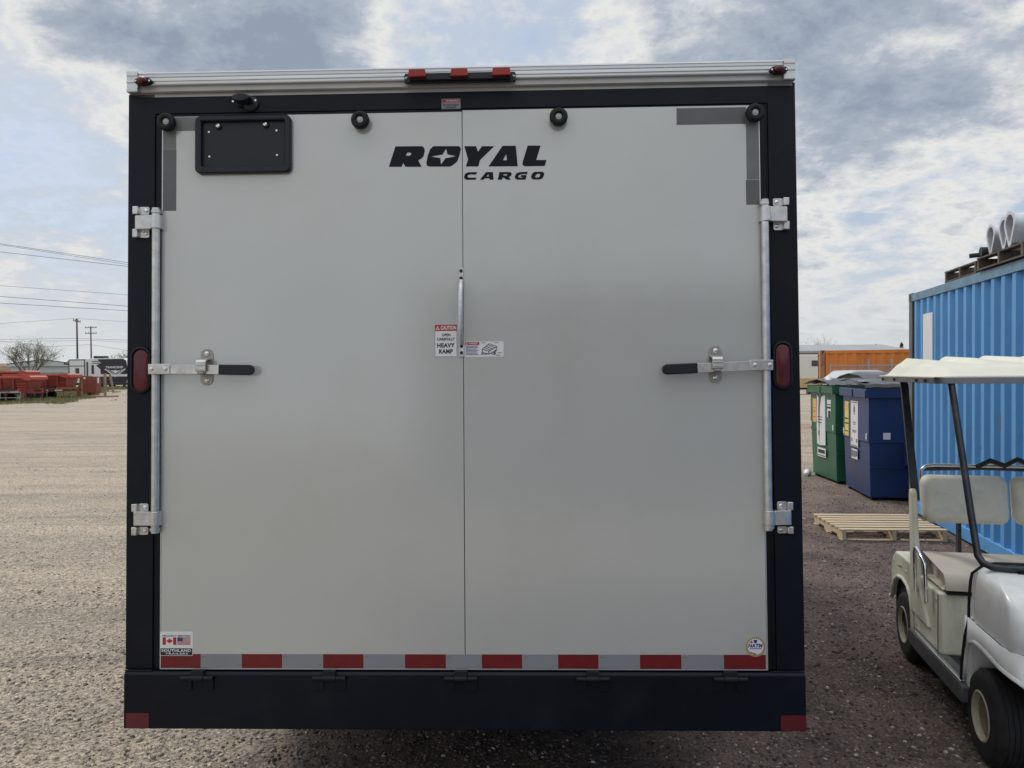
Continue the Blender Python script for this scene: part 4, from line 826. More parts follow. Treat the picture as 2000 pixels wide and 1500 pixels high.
o = lside(DN, 'number_sticker', .55, .86, .55, .70, 'sticker_white'); lprint(o, [(.05, .2, .15, .85), (.28, .34, .15, .85), (.40, .55, .2, .8), (.62, .72, .15, .85), (.8, .95, .3, .85)], 'ink', .55, .86, .55, .70, 'digits')
lside(DN, 'lid_label', .30, .34, 1.50, 1.505, 'sticker_white')
MB().box(-.05, .05, .10, .5, 1.762, 1.768).build('lid_sticker', 'sticker_white', DN)
o = lside(DG, 'orange_sticker', .92, 1.10, 1.0, 1.42, 'sticker_orange'); lprint(o, [(.1, .9, .45, .48), (.1, .9, .60, .62), (.1, .9, .2, .23)], 'sticker_red', .92, 1.10, 1.0, 1.42)
k = MB(); k.prism([(.80, 1.44), (.885, 1.50), (.90, 1.1), (.88, .62), (.76, .60), (.79, .9), (.82, 1.2)], lambda a_, b_: (-.0052, a_, b_), lambda a_, b_: (-.0012, a_, b_)); k.prism([(.48, 1.50), (.66, 1.46), (.725, 1.30), (.745, 1.1), (.745, .9), (.748, .60), (.46, .62)], lambda a_, b_: (-.0052, a_, b_), lambda a_, b_: (-.0012, a_, b_)); o = k.build('torn_sticker', 'sticker_white', DG); lprint(o, [(.1, .6, .55, .57), (.15, .65, .50, .52), (.1, .6, .44, .46), (.2, .3, .2, .28)], 'tape_grey', .46, .90, .60, 1.5)
o = lside(DG, 'number_sticker', .45, .86, .40, .56, 'sticker_white'); lprint(o, [(.05, .95, .1, .2), (.1, .9, .4, .8)], 'ink', .45, .86, .40, .56, 'digits')
o = lside(DG, 'small_sticker', .20, .38, 1.12, 1.42, 'sticker_white'); lprint(o, [(.05, .95, .7, .76), (.05, .95, .5, .62), (.3, .95, .0, .38)], 'ink', .20, .38, 1.12, 1.42)
# bundle lying on the green lid
o = MB().tube([(5.46, 13.25, 1.70), (5.52, 13.4, 1.78), (5.6, 13.6, 1.79)], .05, 8, [.03, .06, .03]).build('paper_scrap', 'camper_white', None, smooth=60); tag(o, 'crumpled pale scrap stuffed under the lid of the green dumpster', 'scrap')
o = MB().tube([(5.35, 13.95, .045), (5.40, 14.05, .06), (5.47, 14.12, .045)], .06, 8, [.03, .07, .04]).build('litter', 'sticker_white', None, smooth=60); tag(o, 'white crumpled litter on gravel at the foot of the green dumpster', 'litter')

# ------------------------------------------------------------------ golf cart: x across, y rearwards, z up; side face at x = 0
GC = thing('golf_cart', 'cream and white golf cart with moulded roof parked right of the trailer', 'golf cart', (2.29, 3.75, .0), R(-13))
CW = 1.05
def steer(parent, c, r, w, side):
    o = MB(); t = [(-w / 2, .52 * r), (-w / 2, r * .74), (-w * .49, r * .84), (-w * .44, r * .92), (-w * .36, r * .965)]
    xs_ = np.linspace(-.34, .34, 7)
    for i, xx in enumerate(xs_):
        rr_ = r * (1 - .10 * xx * xx)
        t.append((w * xx, rr_))
        if i < 6: t += [(w * (xx + .048), r * (1 - .10 * xx * xx)), (w * (xx + .052), r * .972), (w * (xx + .062), r * .972), (w * (xx + .066), r * (1 - .10 * xx * xx))]
    t += [(w * .36, r * .965), (w * .44, r * .92), (w * .49, r * .84), (w / 2, r * .74), (w / 2, .52 * r), (w * .3, .5 * r), (-w * .3, .5 * r), (-w / 2, .52 * r)]
    o = MB().lathe(t, c, 'x', 48).build('wheel', 'tyre', parent, smooth=32)
    MB().lathe([(side * w * .50, .53 * r), (side * w * .52, .50 * r), (side * w * .50, .475 * r), (side * w * .38, .455 * r), (side * w * .10, .43 * r), (side * w * .0, .36 * r), (side * w * .02, .24 * r), (side * w * .10, .21 * r), (side * w * .26, .15 * r), (side * w * .28, 0)], c, 'x', 36).build('rim', 'rim_cream', o, smooth=40)
    MB().lathe([(side * w * .36, .447 * r), (side * w * .085, .42 * r), (side * w * -.015, .35 * r), (side * w * .005, .24 * r), (side * w * .085, .205 * r), (side * w * .245, .145 * r), (side * w * .27, .0)], (c[0] + side * .004, c[1], c[2]), 'x', 36).build('shaded_hub', 'hub_brown_shade', o, smooth=40)  # dark skin over the rim dish: grime plus inner shade put into the colour
    k = MB()
    for i in range(5): a_ = 2 * math.pi * i / 5; k.cyl((c[0] + side * w * .0, c[1] + .29 * r * math.cos(a_), c[2] + .29 * r * math.sin(a_)), (c[0] + side * w * .10, c[1] + .29 * r * math.cos(a_), c[2] + .29 * r * math.sin(a_)), .009, 8)
    k.each('lug_nut', 'rust_brown', o)
for (yy) in (0.0, 1.40):
    steer(GC, (.105, yy, .226), .228, .21, -1); steer(GC, (CW - .105, yy, .226), .228, .21, 1)
    MB().cyl((.1, yy, .226), (CW - .1, yy, .226), .03, 10).build('axle', 'strut_black', GC)
# front body: cowl above the crease
def rr3(x0, x1, y0, y1, r, z, n=7): return [(a_, b_, z) for a_, b_ in rrect(x0, x1, y0, y1, r, n)]
lv = [(.655, .000, -.375, .145, .07), (.70, .000, -.395, .145, .07), (.74, .001, -.40, .145, .07), (.80, .004, -.39, .145, .07), (.85, .008, -.36, .145, .065), (.89, .015, -.30, .145, .06), (.918, .028, -.21, .144, .055), (.932, .045, -.13, .140, .05), (.937, .07, -.08, .13, .05)]
MB().loft([rr3(i_, CW - i_, f_, b_, r_2, z_) for z_, i_, f_, b_, r_2 in lv]).build('front_cowl', 'cart_white', GC, smooth=60)
MB().tube([(i_ - .002, b_ + .012, z_) for z_, i_, f_, b_, r_2 in [(.31, -.014, 0, .215, 0), (.42, -.014, 0, .200, 0), (.56, -.012, 0, .165, 0)] + lv[:6]] + [(.06, .150, .935), (.12, .150, .948), (CW - .12, .150, .948), (CW - .06, .150, .935)] + [(CW - i_ + .002, b_ + .012, z_) for z_, i_, f_, b_, r_2 in lv[:6][::-1]], .0075, 8).build('cowl_trim', 'rubber', GC, smooth=60)
# fender skirt: strip that follows the body corner, with wheel arch cut out of its lower edge
path = [(-.004, .20, .34), (-.004, .185, .42), (-.005, .155, .50), (-.006, .11, .548), (-.007, .05, .568), (-.007, -.02, .572), (-.007, -.10, .570), (-.007, -.18, .566), (-.007, -.26, .56), (.0, -.31, .555), (.018, -.355, .545), (.05, -.388, .525), (.10, -.402, .50), (.16, -.408, .49), (.3, -.412, .49), (CW / 2, -.414, .49)]
full = path + [(CW - a_, b_, c_) for a_, b_, c_ in path[::-1][1:]]
vs = []; fs = []
for (a_, b_, c_) in full: vs += [(a_, b_, .665), (a_, b_, c_ + .014), (a_ - (.012 if a_ < CW / 2 else -.012), b_ - (.01 if b_ < -.2 else 0), c_)]
for i in range(len(full) - 1):
    for j in (0, 1): fs.append((3 * i + j, 3 * i + 3 + j, 3 * i + 4 + j, 3 * i + 1 + j))
MB().add(vs, fs).build('fender', 'cart_white', GC, smooth=40, solid=.008)
MB().tube([(a_ + .004, b_ , .662) for a_, b_, c_ in full[4:-4]], .0045, 6).build('crease_joint', 'ink', GC, smooth=60)
MB().box(.03, CW - .03, -.34, .12, .60, .652).box(.22, CW - .22, -.38, .14, .30, .60).build('wheel_housing', 'dark_void', GC)
MB().box(.0, .022, .150, .20, .30, .66).box(CW - .022, CW, .150, .20, .30, .66).box(.022, CW - .022, .15, .19, .30, .90).each('firewall', 'cart_white', GC, bevel=.004)
# rocker, floor
MB().pyz([(.17, .215), (.17, .30), (.20, .318), (1.12, .295), (1.15, .28), (1.14, .20), (1.0, .19)], -.035, .05).build('rocker_panel', 'cart_trim', GC, bevel=.012, seg=3)
MB().pyz([(.17, .215), (.17, .30), (.20, .318), (1.12, .295), (1.15, .28), (1.14, .20), (1.0, .19)], CW - .05, CW + .035).build('rocker_panel', 'cart_trim', GC, bevel=.012, seg=3)
MB().beam((-.022, .19, .323), (-.022, 1.10, .301), .022, .006).each('sill_strip', 'chrome', GC, bevel=.002); MB().beam((CW + .022, .19, .323), (CW + .022, 1.10, .301), .022, .006).each('sill_strip', 'chrome', GC, bevel=.002)
MB().box(.05, CW - .05, .19, .63, .255, .30).build('floor', 'floor_mat', GC)
k = MB()
for i in range(11): k.box(.08, CW - .08, .22 + i * .035, .232 + i * .035, .3005, .305)
k.build('floor_ribs', 'rubber', GC)
# rear body
side = [(.62, .30), (1.15, .285), (1.165, .40), (1.20, .475), (1.27, .525), (1.38, .545), (1.50, .53), (1.58, .49), (1.64, .42), (1.665, .345), (1.70, .345), (1.715, .50), (1.69, .615), (1.60, .675), (1.46, .685), (1.16, .68), (.88, .64), (.62, .655)]
MB().pyz([(a_, b_) for a_, b_ in side], 0, .30).build('side_panel', 'cart_cream', GC, bevel=.014, seg=3); MB().pyz([(a_, b_) for a_, b_ in side], CW - .30, CW).build('side_panel', 'cart_cream', GC, bevel=.014, seg=3)
MB().pyz([(.625, .30), (1.66, .42), (1.70, .60), (1.58, .668), (.625, .652)], .301, CW - .301).build('rear_deck', 'cart_cream', GC, bevel=.01)
MB().tube([(-.006, .0 + a_, b_ - .004) for a_, b_ in side[1:11]], .013, 8).build('arch_lip', 'cart_cream', GC, smooth=60); MB().tube([(CW + .006, a_, b_ - .004) for a_, b_ in side[1:11]], .013, 8).build('arch_lip', 'cart_cream', GC, smooth=60)
MB().box(-.0028, -.0005, .655, .661, .31, .64).build('panel_joint', 'ink', GC)
for yy, zz in ((.70, .34), (.70, .60), (1.08, .33), (1.62, .60)): MB().cyl((.001, yy, zz), (-.004, yy, zz), .008, 10).build('screw', 'zinc', GC)
MB().tube([(-.001, .86, .565), (-.001, .94, .48), (-.001, .97, .38)], .0035, 5).build('scuff', 'rim_cream', GC)
MB().tube([(-.004, 1.30, .60), (-.004, 1.42, .615), (-.004, 1.52, .60)], .0035, 5).build('scuff', 'rim_cream', GC)
MB().box(.02, .028, 1.17, 1.66, .22, .52).build('wheel_liner', 'dark_void', GC)
MB().pxz(rrect(.155, .40, .315, .50, .02, 4), .612, .6195).build('access_panel', 'cart_trim', GC, bevel=.002)
for q_ in ((.20, .34), (.35, .34), (.20, .475), (.35, .475)): MB().cyl((q_[0], .6118, q_[1]), (q_[0], .608, q_[1]), .007, 8).build('screw', 'zinc', GC)
MB().pxz([(.03, .655), (CW - .03, .655), (CW - .03, .668), (.03, .668)], .60, .63).build('seat_ledge', 'rubber', GC)
# seat cushion and backrests
def cushion(name, x0, x1, prof_, m, r=.05, n=6):
    # prof_: closed (y, z) outline; ends shrink for a pillowed look
    cy_ = sum(p_[0] for p_ in prof_) / len(prof_); cz_ = sum(p_[1] for p_ in prof_) / len(prof_); rings = []
    for i in range(n + 1):
        a_ = math.pi / 2 * i / n; rings.append((x0 + r * (1 - math.sin(a_)), 1 - .0 - (1 - math.cos(math.pi / 2 - a_)) * .10))
    seq = rings + [(x1 - (q_[0] - x0), q_[1]) for q_ in rings[::-1]]
    return MB().loft([[(xx, cy_ + (p_[0] - cy_) * s3, cz_ + (p_[1] - cz_) * s3) for p_ in prof_] for xx, s3 in seq]).build(name, m, GC, smooth=60)
cush = [(a_, b_) for a_, b_ in rrect(.60, 1.10, .668, .80, .055, 6)]
cush = [(a_, b_ - .045 * max(0, (.86 - a_)) / .26 * (1 if b_ > .72 else 0)) for a_, b_ in cush]
cushion('seat_cushion', .022, CW - .022, cush, 'seat_base', .045)
for x0, x1 in ((.015, .500), (.520, 1.03)):
    rings = []
    for yy, ins in ((.052, .05), (.050, .02), (.030, .004), (.0, .0), (-.030, .006), (-.048, .022), (-.056, .05), (-.060, .10)):
        rings.append([(a_, 1.03 + yy + .17 * (b_ - .985), b_) for a_, b_ in rrect(x0 + ins, x1 - ins, .985 + ins, 1.275 - ins, max(.055 - ins * .4, .012), 6)])
    MB().loft(rings).build('backrest', 'cart_seat', GC, smooth=70)
MB().beam((.25, 1.12, .68), (.25, 1.13, 1.2), .04, .02, (1, 0, 0)).beam((CW - .25, 1.12, .68), (CW - .25, 1.13, 1.2), .04, .02, (1, 0, 0)).each('backrest_bracket', 'strut_black', GC)
# moulded upright beside the seat
up = [(.80, .40), (1.16, .40), (1.175, .70), (1.205, 1.13), (1.195, 1.165), (1.165, 1.175), (1.14, 1.15), (1.09, .85), (1.0, .62)]
MB().pyz(up, -.018, .018).build('side_upright', 'cart_cream', GC, bevel=.010, seg=3); MB().pyz(up, CW - .018, CW + .018).build('side_upright', 'cart_cream', GC, bevel=.010, seg=3)
for xx in (-.03, CW + .03): MB().tube([(xx, .99, .56), (xx, 1.01, .70), (xx, 1.02, .80), (xx, 1.0, .835), (xx, .96, .838), (xx, .86, .80), (xx, .815, .775), (xx, .80, .74), (xx, .785, .62), (xx, .775, .56)], .0105, 10).build('grab_rail', 'chrome', GC, smooth=60)
# roof struts
for xx, s2 in ((.012, 1), (CW - .012, -1)):
    MB().beam((xx, 1.155, 1.10), (xx, 1.44, 1.87), .026, .045, (1, 0, 0)).build('rear_strut', 'strut_black', GC, bevel=.004)
    MB().tube([(xx, .485, 1.875), (xx, .16, 1.17), (xx, .075, 1.00), (xx + s2 * .012, .045, .972), (xx + s2 * .045, .02, .957), (xx + s2 * .12, .01, .955), (CW / 2, .01, .957)], .0175, 10).build('front_strut', 'strut_black', GC, smooth=60)
MB().box(.16, .30, -.02, .05, .938, .944).box(CW - .30, CW - .16, -.02, .05, .938, .944).each('strut_pad', 'rubber', GC)
# roof
n1, n2 = 96, 36; rx0, rx1, ry0, ry1 = -.075, CW + .075, .44, 1.72; vs = []; fs = []
for j in range(n2 + 1):
    for i in range(n1 + 1):
        u, v = i / n1, j / n2; x_, y_ = lerp(rx0, rx1, u), lerp(ry0, ry1, v)
        ex_ = min(x_ - rx0, rx1 - x_); ey_ = min(y_ - ry0, ry1 - y_)
        e_ = min(1, ex_ / .10) * min(1, ey_ / .16); e_ = e_ * e_ * (3 - 2 * e_); ph_ = ((x_ - rx0 - .10) / .235) % 1.0; f_ = ph_ / .16 if ph_ < .16 else 1 - (ph_ - .16) / .84
        rb = f_ * max(0, min(1, (y_ - ry0 - .20 - .35 * abs(u - .5)) / .30))
        vs.append((x_, y_, 1.888 + .040 * e_ + 0.032 * rb * e_ + .045 * e_ * (v) + .02 * e_ * math.sin(math.pi * u)))
for j in range(n2):
    for i in range(n1): a_ = j * (n1 + 1) + i; fs.append((a_, a_ + 1, a_ + n1 + 2, a_ + n1 + 1))
MB().add(vs, fs).build('roof', 'cart_roof', GC, smooth=70, solid=.006)
MB().loft([[(a_, b_, z_) for a_, b_ in rrect(rx0 + k_, rx1 - k_, ry0 + k_, ry1 - k_, .05, 5)] for z_, k_ in ((1.852, .006), (1.888, -.004))]).build('roof_gutter', 'aluminium_dull', GC, bevel=.003)
k = MB()
for xx, yy in ((rx0 - .005, .62), (rx0 - .005, .80), (rx0 - .005, 1.30), (rx0 - .005, 1.60)): k.cyl((xx + .004, yy, 1.868), (xx - .006, yy, 1.868), .010, 8)
k.each('screw', 'ink', GC)
# bag rack and strap behind the seat
MB().tube([(.10, 1.36, 1.20), (.10, 1.36, 1.27), (.13, 1.37, 1.295), (.18, 1.38, 1.30), (CW - .18, 1.38, 1.30), (CW - .13, 1.37, 1.295), (CW - .10, 1.36, 1.27), (CW - .10, 1.36, 1.20)], .011, 10).build('bag_rack', 'zinc', GC, smooth=60)
MB().tube([(.12, 1.40, 1.275), (.5, 1.42, 1.285), (CW - .12, 1.40, 1.275)], .016, 8).build('rack_rail', 'strut_black', GC, smooth=60)
MB().tube([(.42, 1.33, 1.30), (.50, 1.34, 1.34), (.58, 1.33, 1.31), (.66, 1.35, 1.35), (.74, 1.33, 1.31)], .018, 6).build('bag_strap', 'ink', GC, smooth=60)
# steering
MB().cyl((.72, .16, .92), (.72, .42, 1.05), .016, 8).build('steering_column', 'strut_black', GC, smooth=60)
cen = Vector((.72, .43, 1.055)); ax = Vector((0, .26, .13)).normalized(); u1 = Vector((1, 0, 0)); v1 = ax.cross(u1)
MB().tube([cen + (u1 * math.cos(2 * math.pi * i / 24) + v1 * math.sin(2 * math.pi * i / 24)) * .17 for i in range(25)], .012, 8, cap=False).beam(cen - u1 * .165, cen + u1 * .165, .02, .01).build('steering_wheel', 'rubber', GC, smooth=60)

# ------------------------------------------------------------------ right background
OC = container('faded orange shipping container far behind the dumpsters with dark junk on top', 'shipping container', (10.12, 25.2, 0), R(-20), 6.06, 2.59, 2.44, 'rust_orange', 'rust_orange', 'rust_brown', pitch=.28, depth=.03)
# wire fence leaning against its front
WF = thing('wire_fence', 'grey wire mesh fence with thin posts in front of the orange container', 'fence', (10.15, 24.45, 0), R(-20))
for xx in (0, 1.1, 1.75, 2.9, 4.3, 5.6): MB().cyl((xx, 0, 0), (xx, 0, 2.28 if xx in (1.1, 1.75, 4.3) else 2.12), .03, 8).build('post', 'fence_wire', WF, smooth=40)
MB().beam((0, 0, 2.08), (5.6, 0, 2.08), .035, .035).each('top_rail', 'fence_wire', WF)
k = MB()
for i in range(-15, 56):
    x_ = i * .1
    a0, a1 = x_, x_ + 2.0
    t0_, t1_ = max(0, -a0 / 2.0), min(1, (5.6 - a0) / 2.0)
    if t1_ > t0_: k.beam((a0 + 2 * t0_, .02, .06 + 2.0 * t0_), (a0 + 2 * t1_, .02, .06 + 2.0 * t1_), .013, .013); k.beam((5.6 - a0 - 2 * t0_, .03, .06 + 2.0 * t0_), (5.6 - a0 - 2 * t1_, .03, .06 + 2.0 * t1_), .013, .013)
stuff(k.build('mesh', 'fence_wire', WF))
MB().box(2.0, 3.4, -.03, -.005, .4, 1.95).build('panel', 'grey_siding', WF)
def ladder(loc, h):
    t = thing('ladder', 'grey ladder leaning upright against the orange container', 'ladder', loc, R(-20))
    for xx in (0, .22): MB().beam((xx, 0, 0), (xx, .25, h), .03, .03).each('rail', 'fence_wire', t)
    r0 = MB().beam((0, 0, 0), (.22, 0, 0), .025, .025).build('rung', 'fence_wire', t, loc=(0, .03, .25))
    for i in range(1, int(h / .25) - 1): twin(r0, t, (0, .03 + .25 * (i * .25) / h, .25 + i * .25))
ladder((14.6, 22.6, 0), 2.5)
k = thing('junk_pile', 'dark tarp and scrap heaped on the roof edge of the grey building', 'scrap')
def car(label, cat, loc, rz, m, L=4.6, H=1.5, Wd=1.8, prof_=None, group=None):
    t = thing('parked_car', label, cat, loc, rz, group)
    lo = prof_ or [(0, .35), (.05, .75), (1.0, .92), (1.7, H), (3.3, H), (4.0, .95), (4.5, .85), (4.6, .35)]
    lo = [(a_ * L / 4.6, b_) for a_, b_ in lo]
    MB().pxz(lo, 0, Wd).build('body', m, t, bevel=.05)
    for yy in ((-.004, Wd - .002) if prof_ is None else ()): MB().pxz([(1.25 * L / 4.6, .95), (1.78 * L / 4.6, H - .1), (3.2 * L / 4.6, H - .1), (3.7 * L / 4.6, .97)], yy, yy + .006).build('window', 'window_glass', t)
    for xx in (.85, 3.7):
        for yy in (.1, Wd - .1): wheel(t, (xx * L / 4.6, yy, .33), .33, .2, 'y', side=-1 if yy < 1 else 1, n=16)
    return t
bpy.data.objects.remove(k)
car('pale grey van with sloping nose parked behind the dumpsters', 'van', (8.25, 19.2, 0), R(-8), 'car_grey', 4.6, 1.93, 1.9, [(0, .35), (0, 1.70), (.3, 1.93), (.85, 1.93), (1.7, 1.66), (3.2, 1.2), (4.5, 1.05), (4.6, .35)])
CP = thing('camper', 'old white camper with grey lower body standing left of the orange container', 'camper', (28.086, 78.000, 1.928) [:2] + (0,), R(0))
MB().pxz([(0, .95), (3.6, .95), (3.6, 3.3), (3.3, 3.55), (.1, 3.55), (0, 3.4)], 0, 2.4).build('body', 'camper_white', CP, bevel=.08)
MB().box(.05, 3.55, .03, 2.37, .55, .95).build('lower_body', 'camper_grey', CP)
MB().box(2.35, 3.45, -.02, .0, 2.35, 2.95).build('window', 'window_glass', CP, bevel=.005)
for xx in (2.0, 3.0): wheel(CP, (xx, .2, .38), .38, .22, 'y', side=-1, n=16); wheel(CP, (xx, 2.2, .38), .38, .22, 'y', side=1, n=16)
LS = thing('lumber_stack', 'tan stack of boards on dark bunks in front of the camper', 'lumber', (20.672, 62.000, 1.941) [:2] + (0,), 0)
for i in range(4):
    bd = MB().box(0, 4.4, i * .32, i * .32 + .3, .55, .70).build('board', 'lumber', LS)
    for j in range(1, 5): twin(bd, LS, (random.uniform(-.05, .05), 0, j * .155))
for xx in (.4, 1.9, 3.6): MB().box(xx, xx + .3, -.1, 1.4, 0, .55).each('bunk', 'rust_brown', LS)
MB().box(.1, 4.3, .0, 1.3, .40, .545).build('bearer', 'black_paint', LS)
LB = thing('warehouse', 'long low grey warehouse on the horizon at the right', 'building', (24, 105, 0), R(-1))
MB().box(-20, 30, 0, 18, 0, 4.3).build('wall', 'grey_siding', LB); MB().pyz([(-.5, 4.3), (-.5, 4.6), (9, 5.7), (18.5, 4.6), (18.5, 4.3)], -20.5, 30.5).build('roof', 'grey_roof', LB)
for i in range(7): MB().box(-18 + i * 7, -15.6 + i * 7, -.03, 0, 1.5, 2.6).build('window', 'window_glass', LB)

# ------------------------------------------------------------------ trees
def branches(mb, p, d, L, r, depth, leaves, spread=.5, tips=None, up=.15, kids=3):
    n = 3; pts_ = [p]; q2 = p.copy(); dd = d.copy()
    for i in range(n):
        dd = (dd + Vector((random.gauss(0, .14), random.gauss(0, .14), random.gauss(0, .08) + up * .25))).normalized(); q2 = q2 + dd * L / n; pts_.append(q2.copy())
    mb.tube(pts_, r, 5 if depth > 2 else 3, [r, r * .85, r * .72, r * .55], cap=False)
    if depth == 0: tips.append(pts_[-1]); return
    for k_ in range(kids + (1 if random.random() < .5 else 0)):
        t_ = random.uniform(.35, 1.0); i0 = min(n - 1, int(t_ * n)); b_ = pts_[i0].lerp(pts_[i0 + 1], t_ * n - i0)
        nd = (dd + Vector((random.gauss(0, spread), random.gauss(0, spread), random.gauss(up, spread * .6)))).normalized(); branches(mb, b_, nd, L * random.uniform(.58, .8), r * .55, depth - 1, leaves, spread, tips, up, kids)
def leafcloud(tips, n, size, sig):
    k = MB()
    for i in range(n):
        c_ = random.choice(tips) + Vector((random.gauss(0, sig), random.gauss(0, sig), random.gauss(0, sig * .8))); a_ = Vector((random.gauss(0, 1), random.gauss(0, 1), random.gauss(0, 1))).normalized(); b_ = a_.orthogonal().normalized(); s3 = size * random.uniform(.6, 1.4)
        k.add([c_ - a_ * s3, c_ + b_ * s3 * .5, c_ + a_ * s3, c_ - b_ * s3 * .5], [(0, 1, 2, 3)])
    return k
def tree(name, label, loc, h, stems, depth, nleaf, lsize, kids=3, spread=.55, r=.14, group=None, lean=.45):
    t = thing(name, label, 'tree', loc, 0, group); tips = []; tr = MB(); br = MB()
    tr.tube([(0, 0, -.2), (0, 0, .25)], r * 1.8, 7, [r * 2, r * 1.6])
    for i in range(stems):
        a_ = 2 * math.pi * i / stems + random.uniform(-.3, .3); d = Vector((math.cos(a_) * lean, math.sin(a_) * lean, 1)).normalized(); e_ = Vector((0, 0, .1)) + d * h * .22
        tr.tube([Vector((0, 0, .1)), e_], r, 6, [r, r * .75]); branches(br, e_, d, h * .33, r * .7, depth, None, spread, tips, .12, kids)
    tr.build('trunk', 'bark', t, smooth=60); br.build('branches', 'bark', t)
    if nleaf: leafcloud(tips, nleaf, lsize, .28).build('crown', 'spring_leaf', t)
    return t
p = (-70.318, 112.000, 1.936); tree('bare_tree', 'wide shrubby tree with bare fan of branches and first pale leaves at far left', (p[0], p[1], .4), 7.2, 8, 4, 2600, .07, 3, .5, .13)
p = (45.479, 118.000, 1.904); tree('bare_tree', 'leafless tree just right of the trailer on the horizon above the white camper', (p[0], p[1], 0), 7.6, 5, 4, 1200, .07, 3, .5, .10)
p = (-60.221, 120.000, 1.983); tree('bare_tree', 'pale budding tree half hidden by the left edge of the trailer', (p[0], p[1], .5), 6.0, 3, 3, 1500, .08, 3, .5, .09)
def conifer(label, loc, h):
    t = thing('conifer', label, 'tree', loc, 0, 'small dark conifers on the right horizon'); MB().cyl((0, 0, 0), (0, 0, h * .95), .12, 6, .02).build('trunk', 'bark', t); k = MB()
    for i in range(420):
        z_ = h * (.12 + .86 * random.random() ** .8); rr_ = (h - z_) * .30 * random.uniform(.4, 1.05) + .05; a_ = random.uniform(0, 6.283); c_ = Vector((rr_ * math.cos(a_), rr_ * math.sin(a_), z_)); d = Vector((math.cos(a_), math.sin(a_), -.35)) * .35; e_ = Vector((-math.sin(a_), math.cos(a_), 0)) * .16
        k.add([c_ - e_, c_ + d, c_ + e_, c_ + Vector((0, 0, .18))], [(0, 1, 2, 3)])
    k.build('crown', 'conifer', t)
for x_, y_, h, s2 in ((1711, 724, 7.1, 'leftmost of the three small conifer tips above the orange container'), (1730, 724, 6.9, 'middle of the three small conifer tips above the orange container'), (1761, 723, 7.4, 'rightmost small conifer tip, next to the blue container post')):
    r0 = (x_ - 1000) / 1500 * 152; conifer(s2, (r0, 152, 0), h)

# ------------------------------------------------------------------ left background
def gpos(x_, d, y_=0.0): return (((x_ - 1000) / 1500) * d, d, float(gz(((x_ - 1000) / 1500) * d, d)))
def dump_trailer(label, x1px, d, L=4.9, H=2.1, rz=0.0, group='red dump trailers in a row'):
    p = gpos(x1px, d); t = thing('dump_trailer', label, 'dump trailer', p, rz, group)
    # local: box runs to -x from the front end at x = 0
    hop = MB().prism([(-.25, .95), (-L, .95), (-L - .1, H - .2), (0.0, H - .2)], lambda a_, b_: (a_, .22 if b_ < 1 else .0, b_), lambda a_, b_: (a_, 1.78 if b_ < 1 else 2.0, b_)).build('hopper', 'dump_red', t, bevel=.02)
    MB().box(-L - .15, -.02, -.06, .06, H - .22, H - .06).box(-L - .15, -.02, 1.94, 2.06, H - .22, H - .06).box(-.10, .02, .06, 1.94, H - .22, H - .06).each('top_rail', 'dump_rail', t, bevel=.02)
    MB().prism([(-.6, H - .05), (.05, H - .02), (.22, H - .12), (.22, H - .30), (.05, H - .42), (-.5, H - .28)], lambda a_, b_: (a_, -.12, b_), lambda a_, b_: (a_, 2.12, b_)).build('tarp_housing', 'dump_rail', t, bevel=.02)
    for i in range(5): MB().box(-L + .4 + i * .95, -L + .5 + i * .95, -.05, .02, .97, H - .24).build('side_post', 'dump_red', t)
    MB().box(-L, .25, .10, .22, .66, .86).box(-L, .25, 1.78, 1.9, .66, .86).each('frame_rail', 'dump_red', t)
    k = MB()
    for i in range(4): k.box(-L + .5 + i * 1.15, -L + 1.1 + i * 1.15, .09, .098, .72, .80)
    k.build('reflective_tape', 'sticker_white', t)
    MB().box(-1.9, -1.0, .02, .2, .90, 1.12).build('tool_box', 'ink', t)
    for xx in (-L * .62, -L * .62 + .85):
        for yy in (.05, 1.95): wheel(t, (xx, yy, .37), .37, .24, 'y', side=-1 if yy < 1 else 1, n=18)
    MB().pxz([(-L * .62 - .5, .75), (-L * .62 - .4, .84), (-L * .62 + 1.25, .84), (-L * .62 + 1.35, .75), (-L * .62 + 1.25, .80), (-L * .62 - .4, .80)], -.08, .2).build('mudguard', 'dump_red', t)
    MB().beam((.0, .4, .72), (.45, 1.0, .70), .1, .12).beam((.0, 1.6, .72), (.45, 1.0, .70), .1, .12).each('drawbar', 'dump_red', t)
    MB().cyl((.35, 1.0, .02), (.35, 1.0, 1.0), .05, 8).cyl((.35, 1.0, 0), (.35, 1.0, .03), .12, 10).each('jack', 'rust_red', t)
    MB().beam((-.35, .05, .9), (-.3, .05, 0.0), .07, .07).build('stand', 'rust_red', t)
    for zz in (1.35, 1.15, .98): MB().box(-.9, -.2, -.03, -.005, zz, zz + .05).build('side_step', 'dump_rail', t)
    return t
dump_trailer('red dump trailer with orange rail, cut off by the left edge of the photo', 57, 57.5, 5.4, 2.0, R(2))
dump_trailer('red dump trailer standing right of the others, its front end towards the rusty bin', 131, 63.5, 5.0, 2.15, R(3))
dump_trailer('red dump trailer mostly hidden behind the other two, only its top rail showing', 48, 69, 4.8, 2.3, R(2))
p = gpos(160, 69); t = thing('rusty_bin', 'rust red steel box bin standing upright in the grass between wooden posts', 'bin', p, R(6))
MB().box(0, .5, 0, 1.0, .12, 1.75).build('side_compartment', 'rust_red', t, bevel=.02); MB().box(.505, 1.25, -.08, 1.0, .25, 1.7).build('body', 'rust_red', t, bevel=.02)
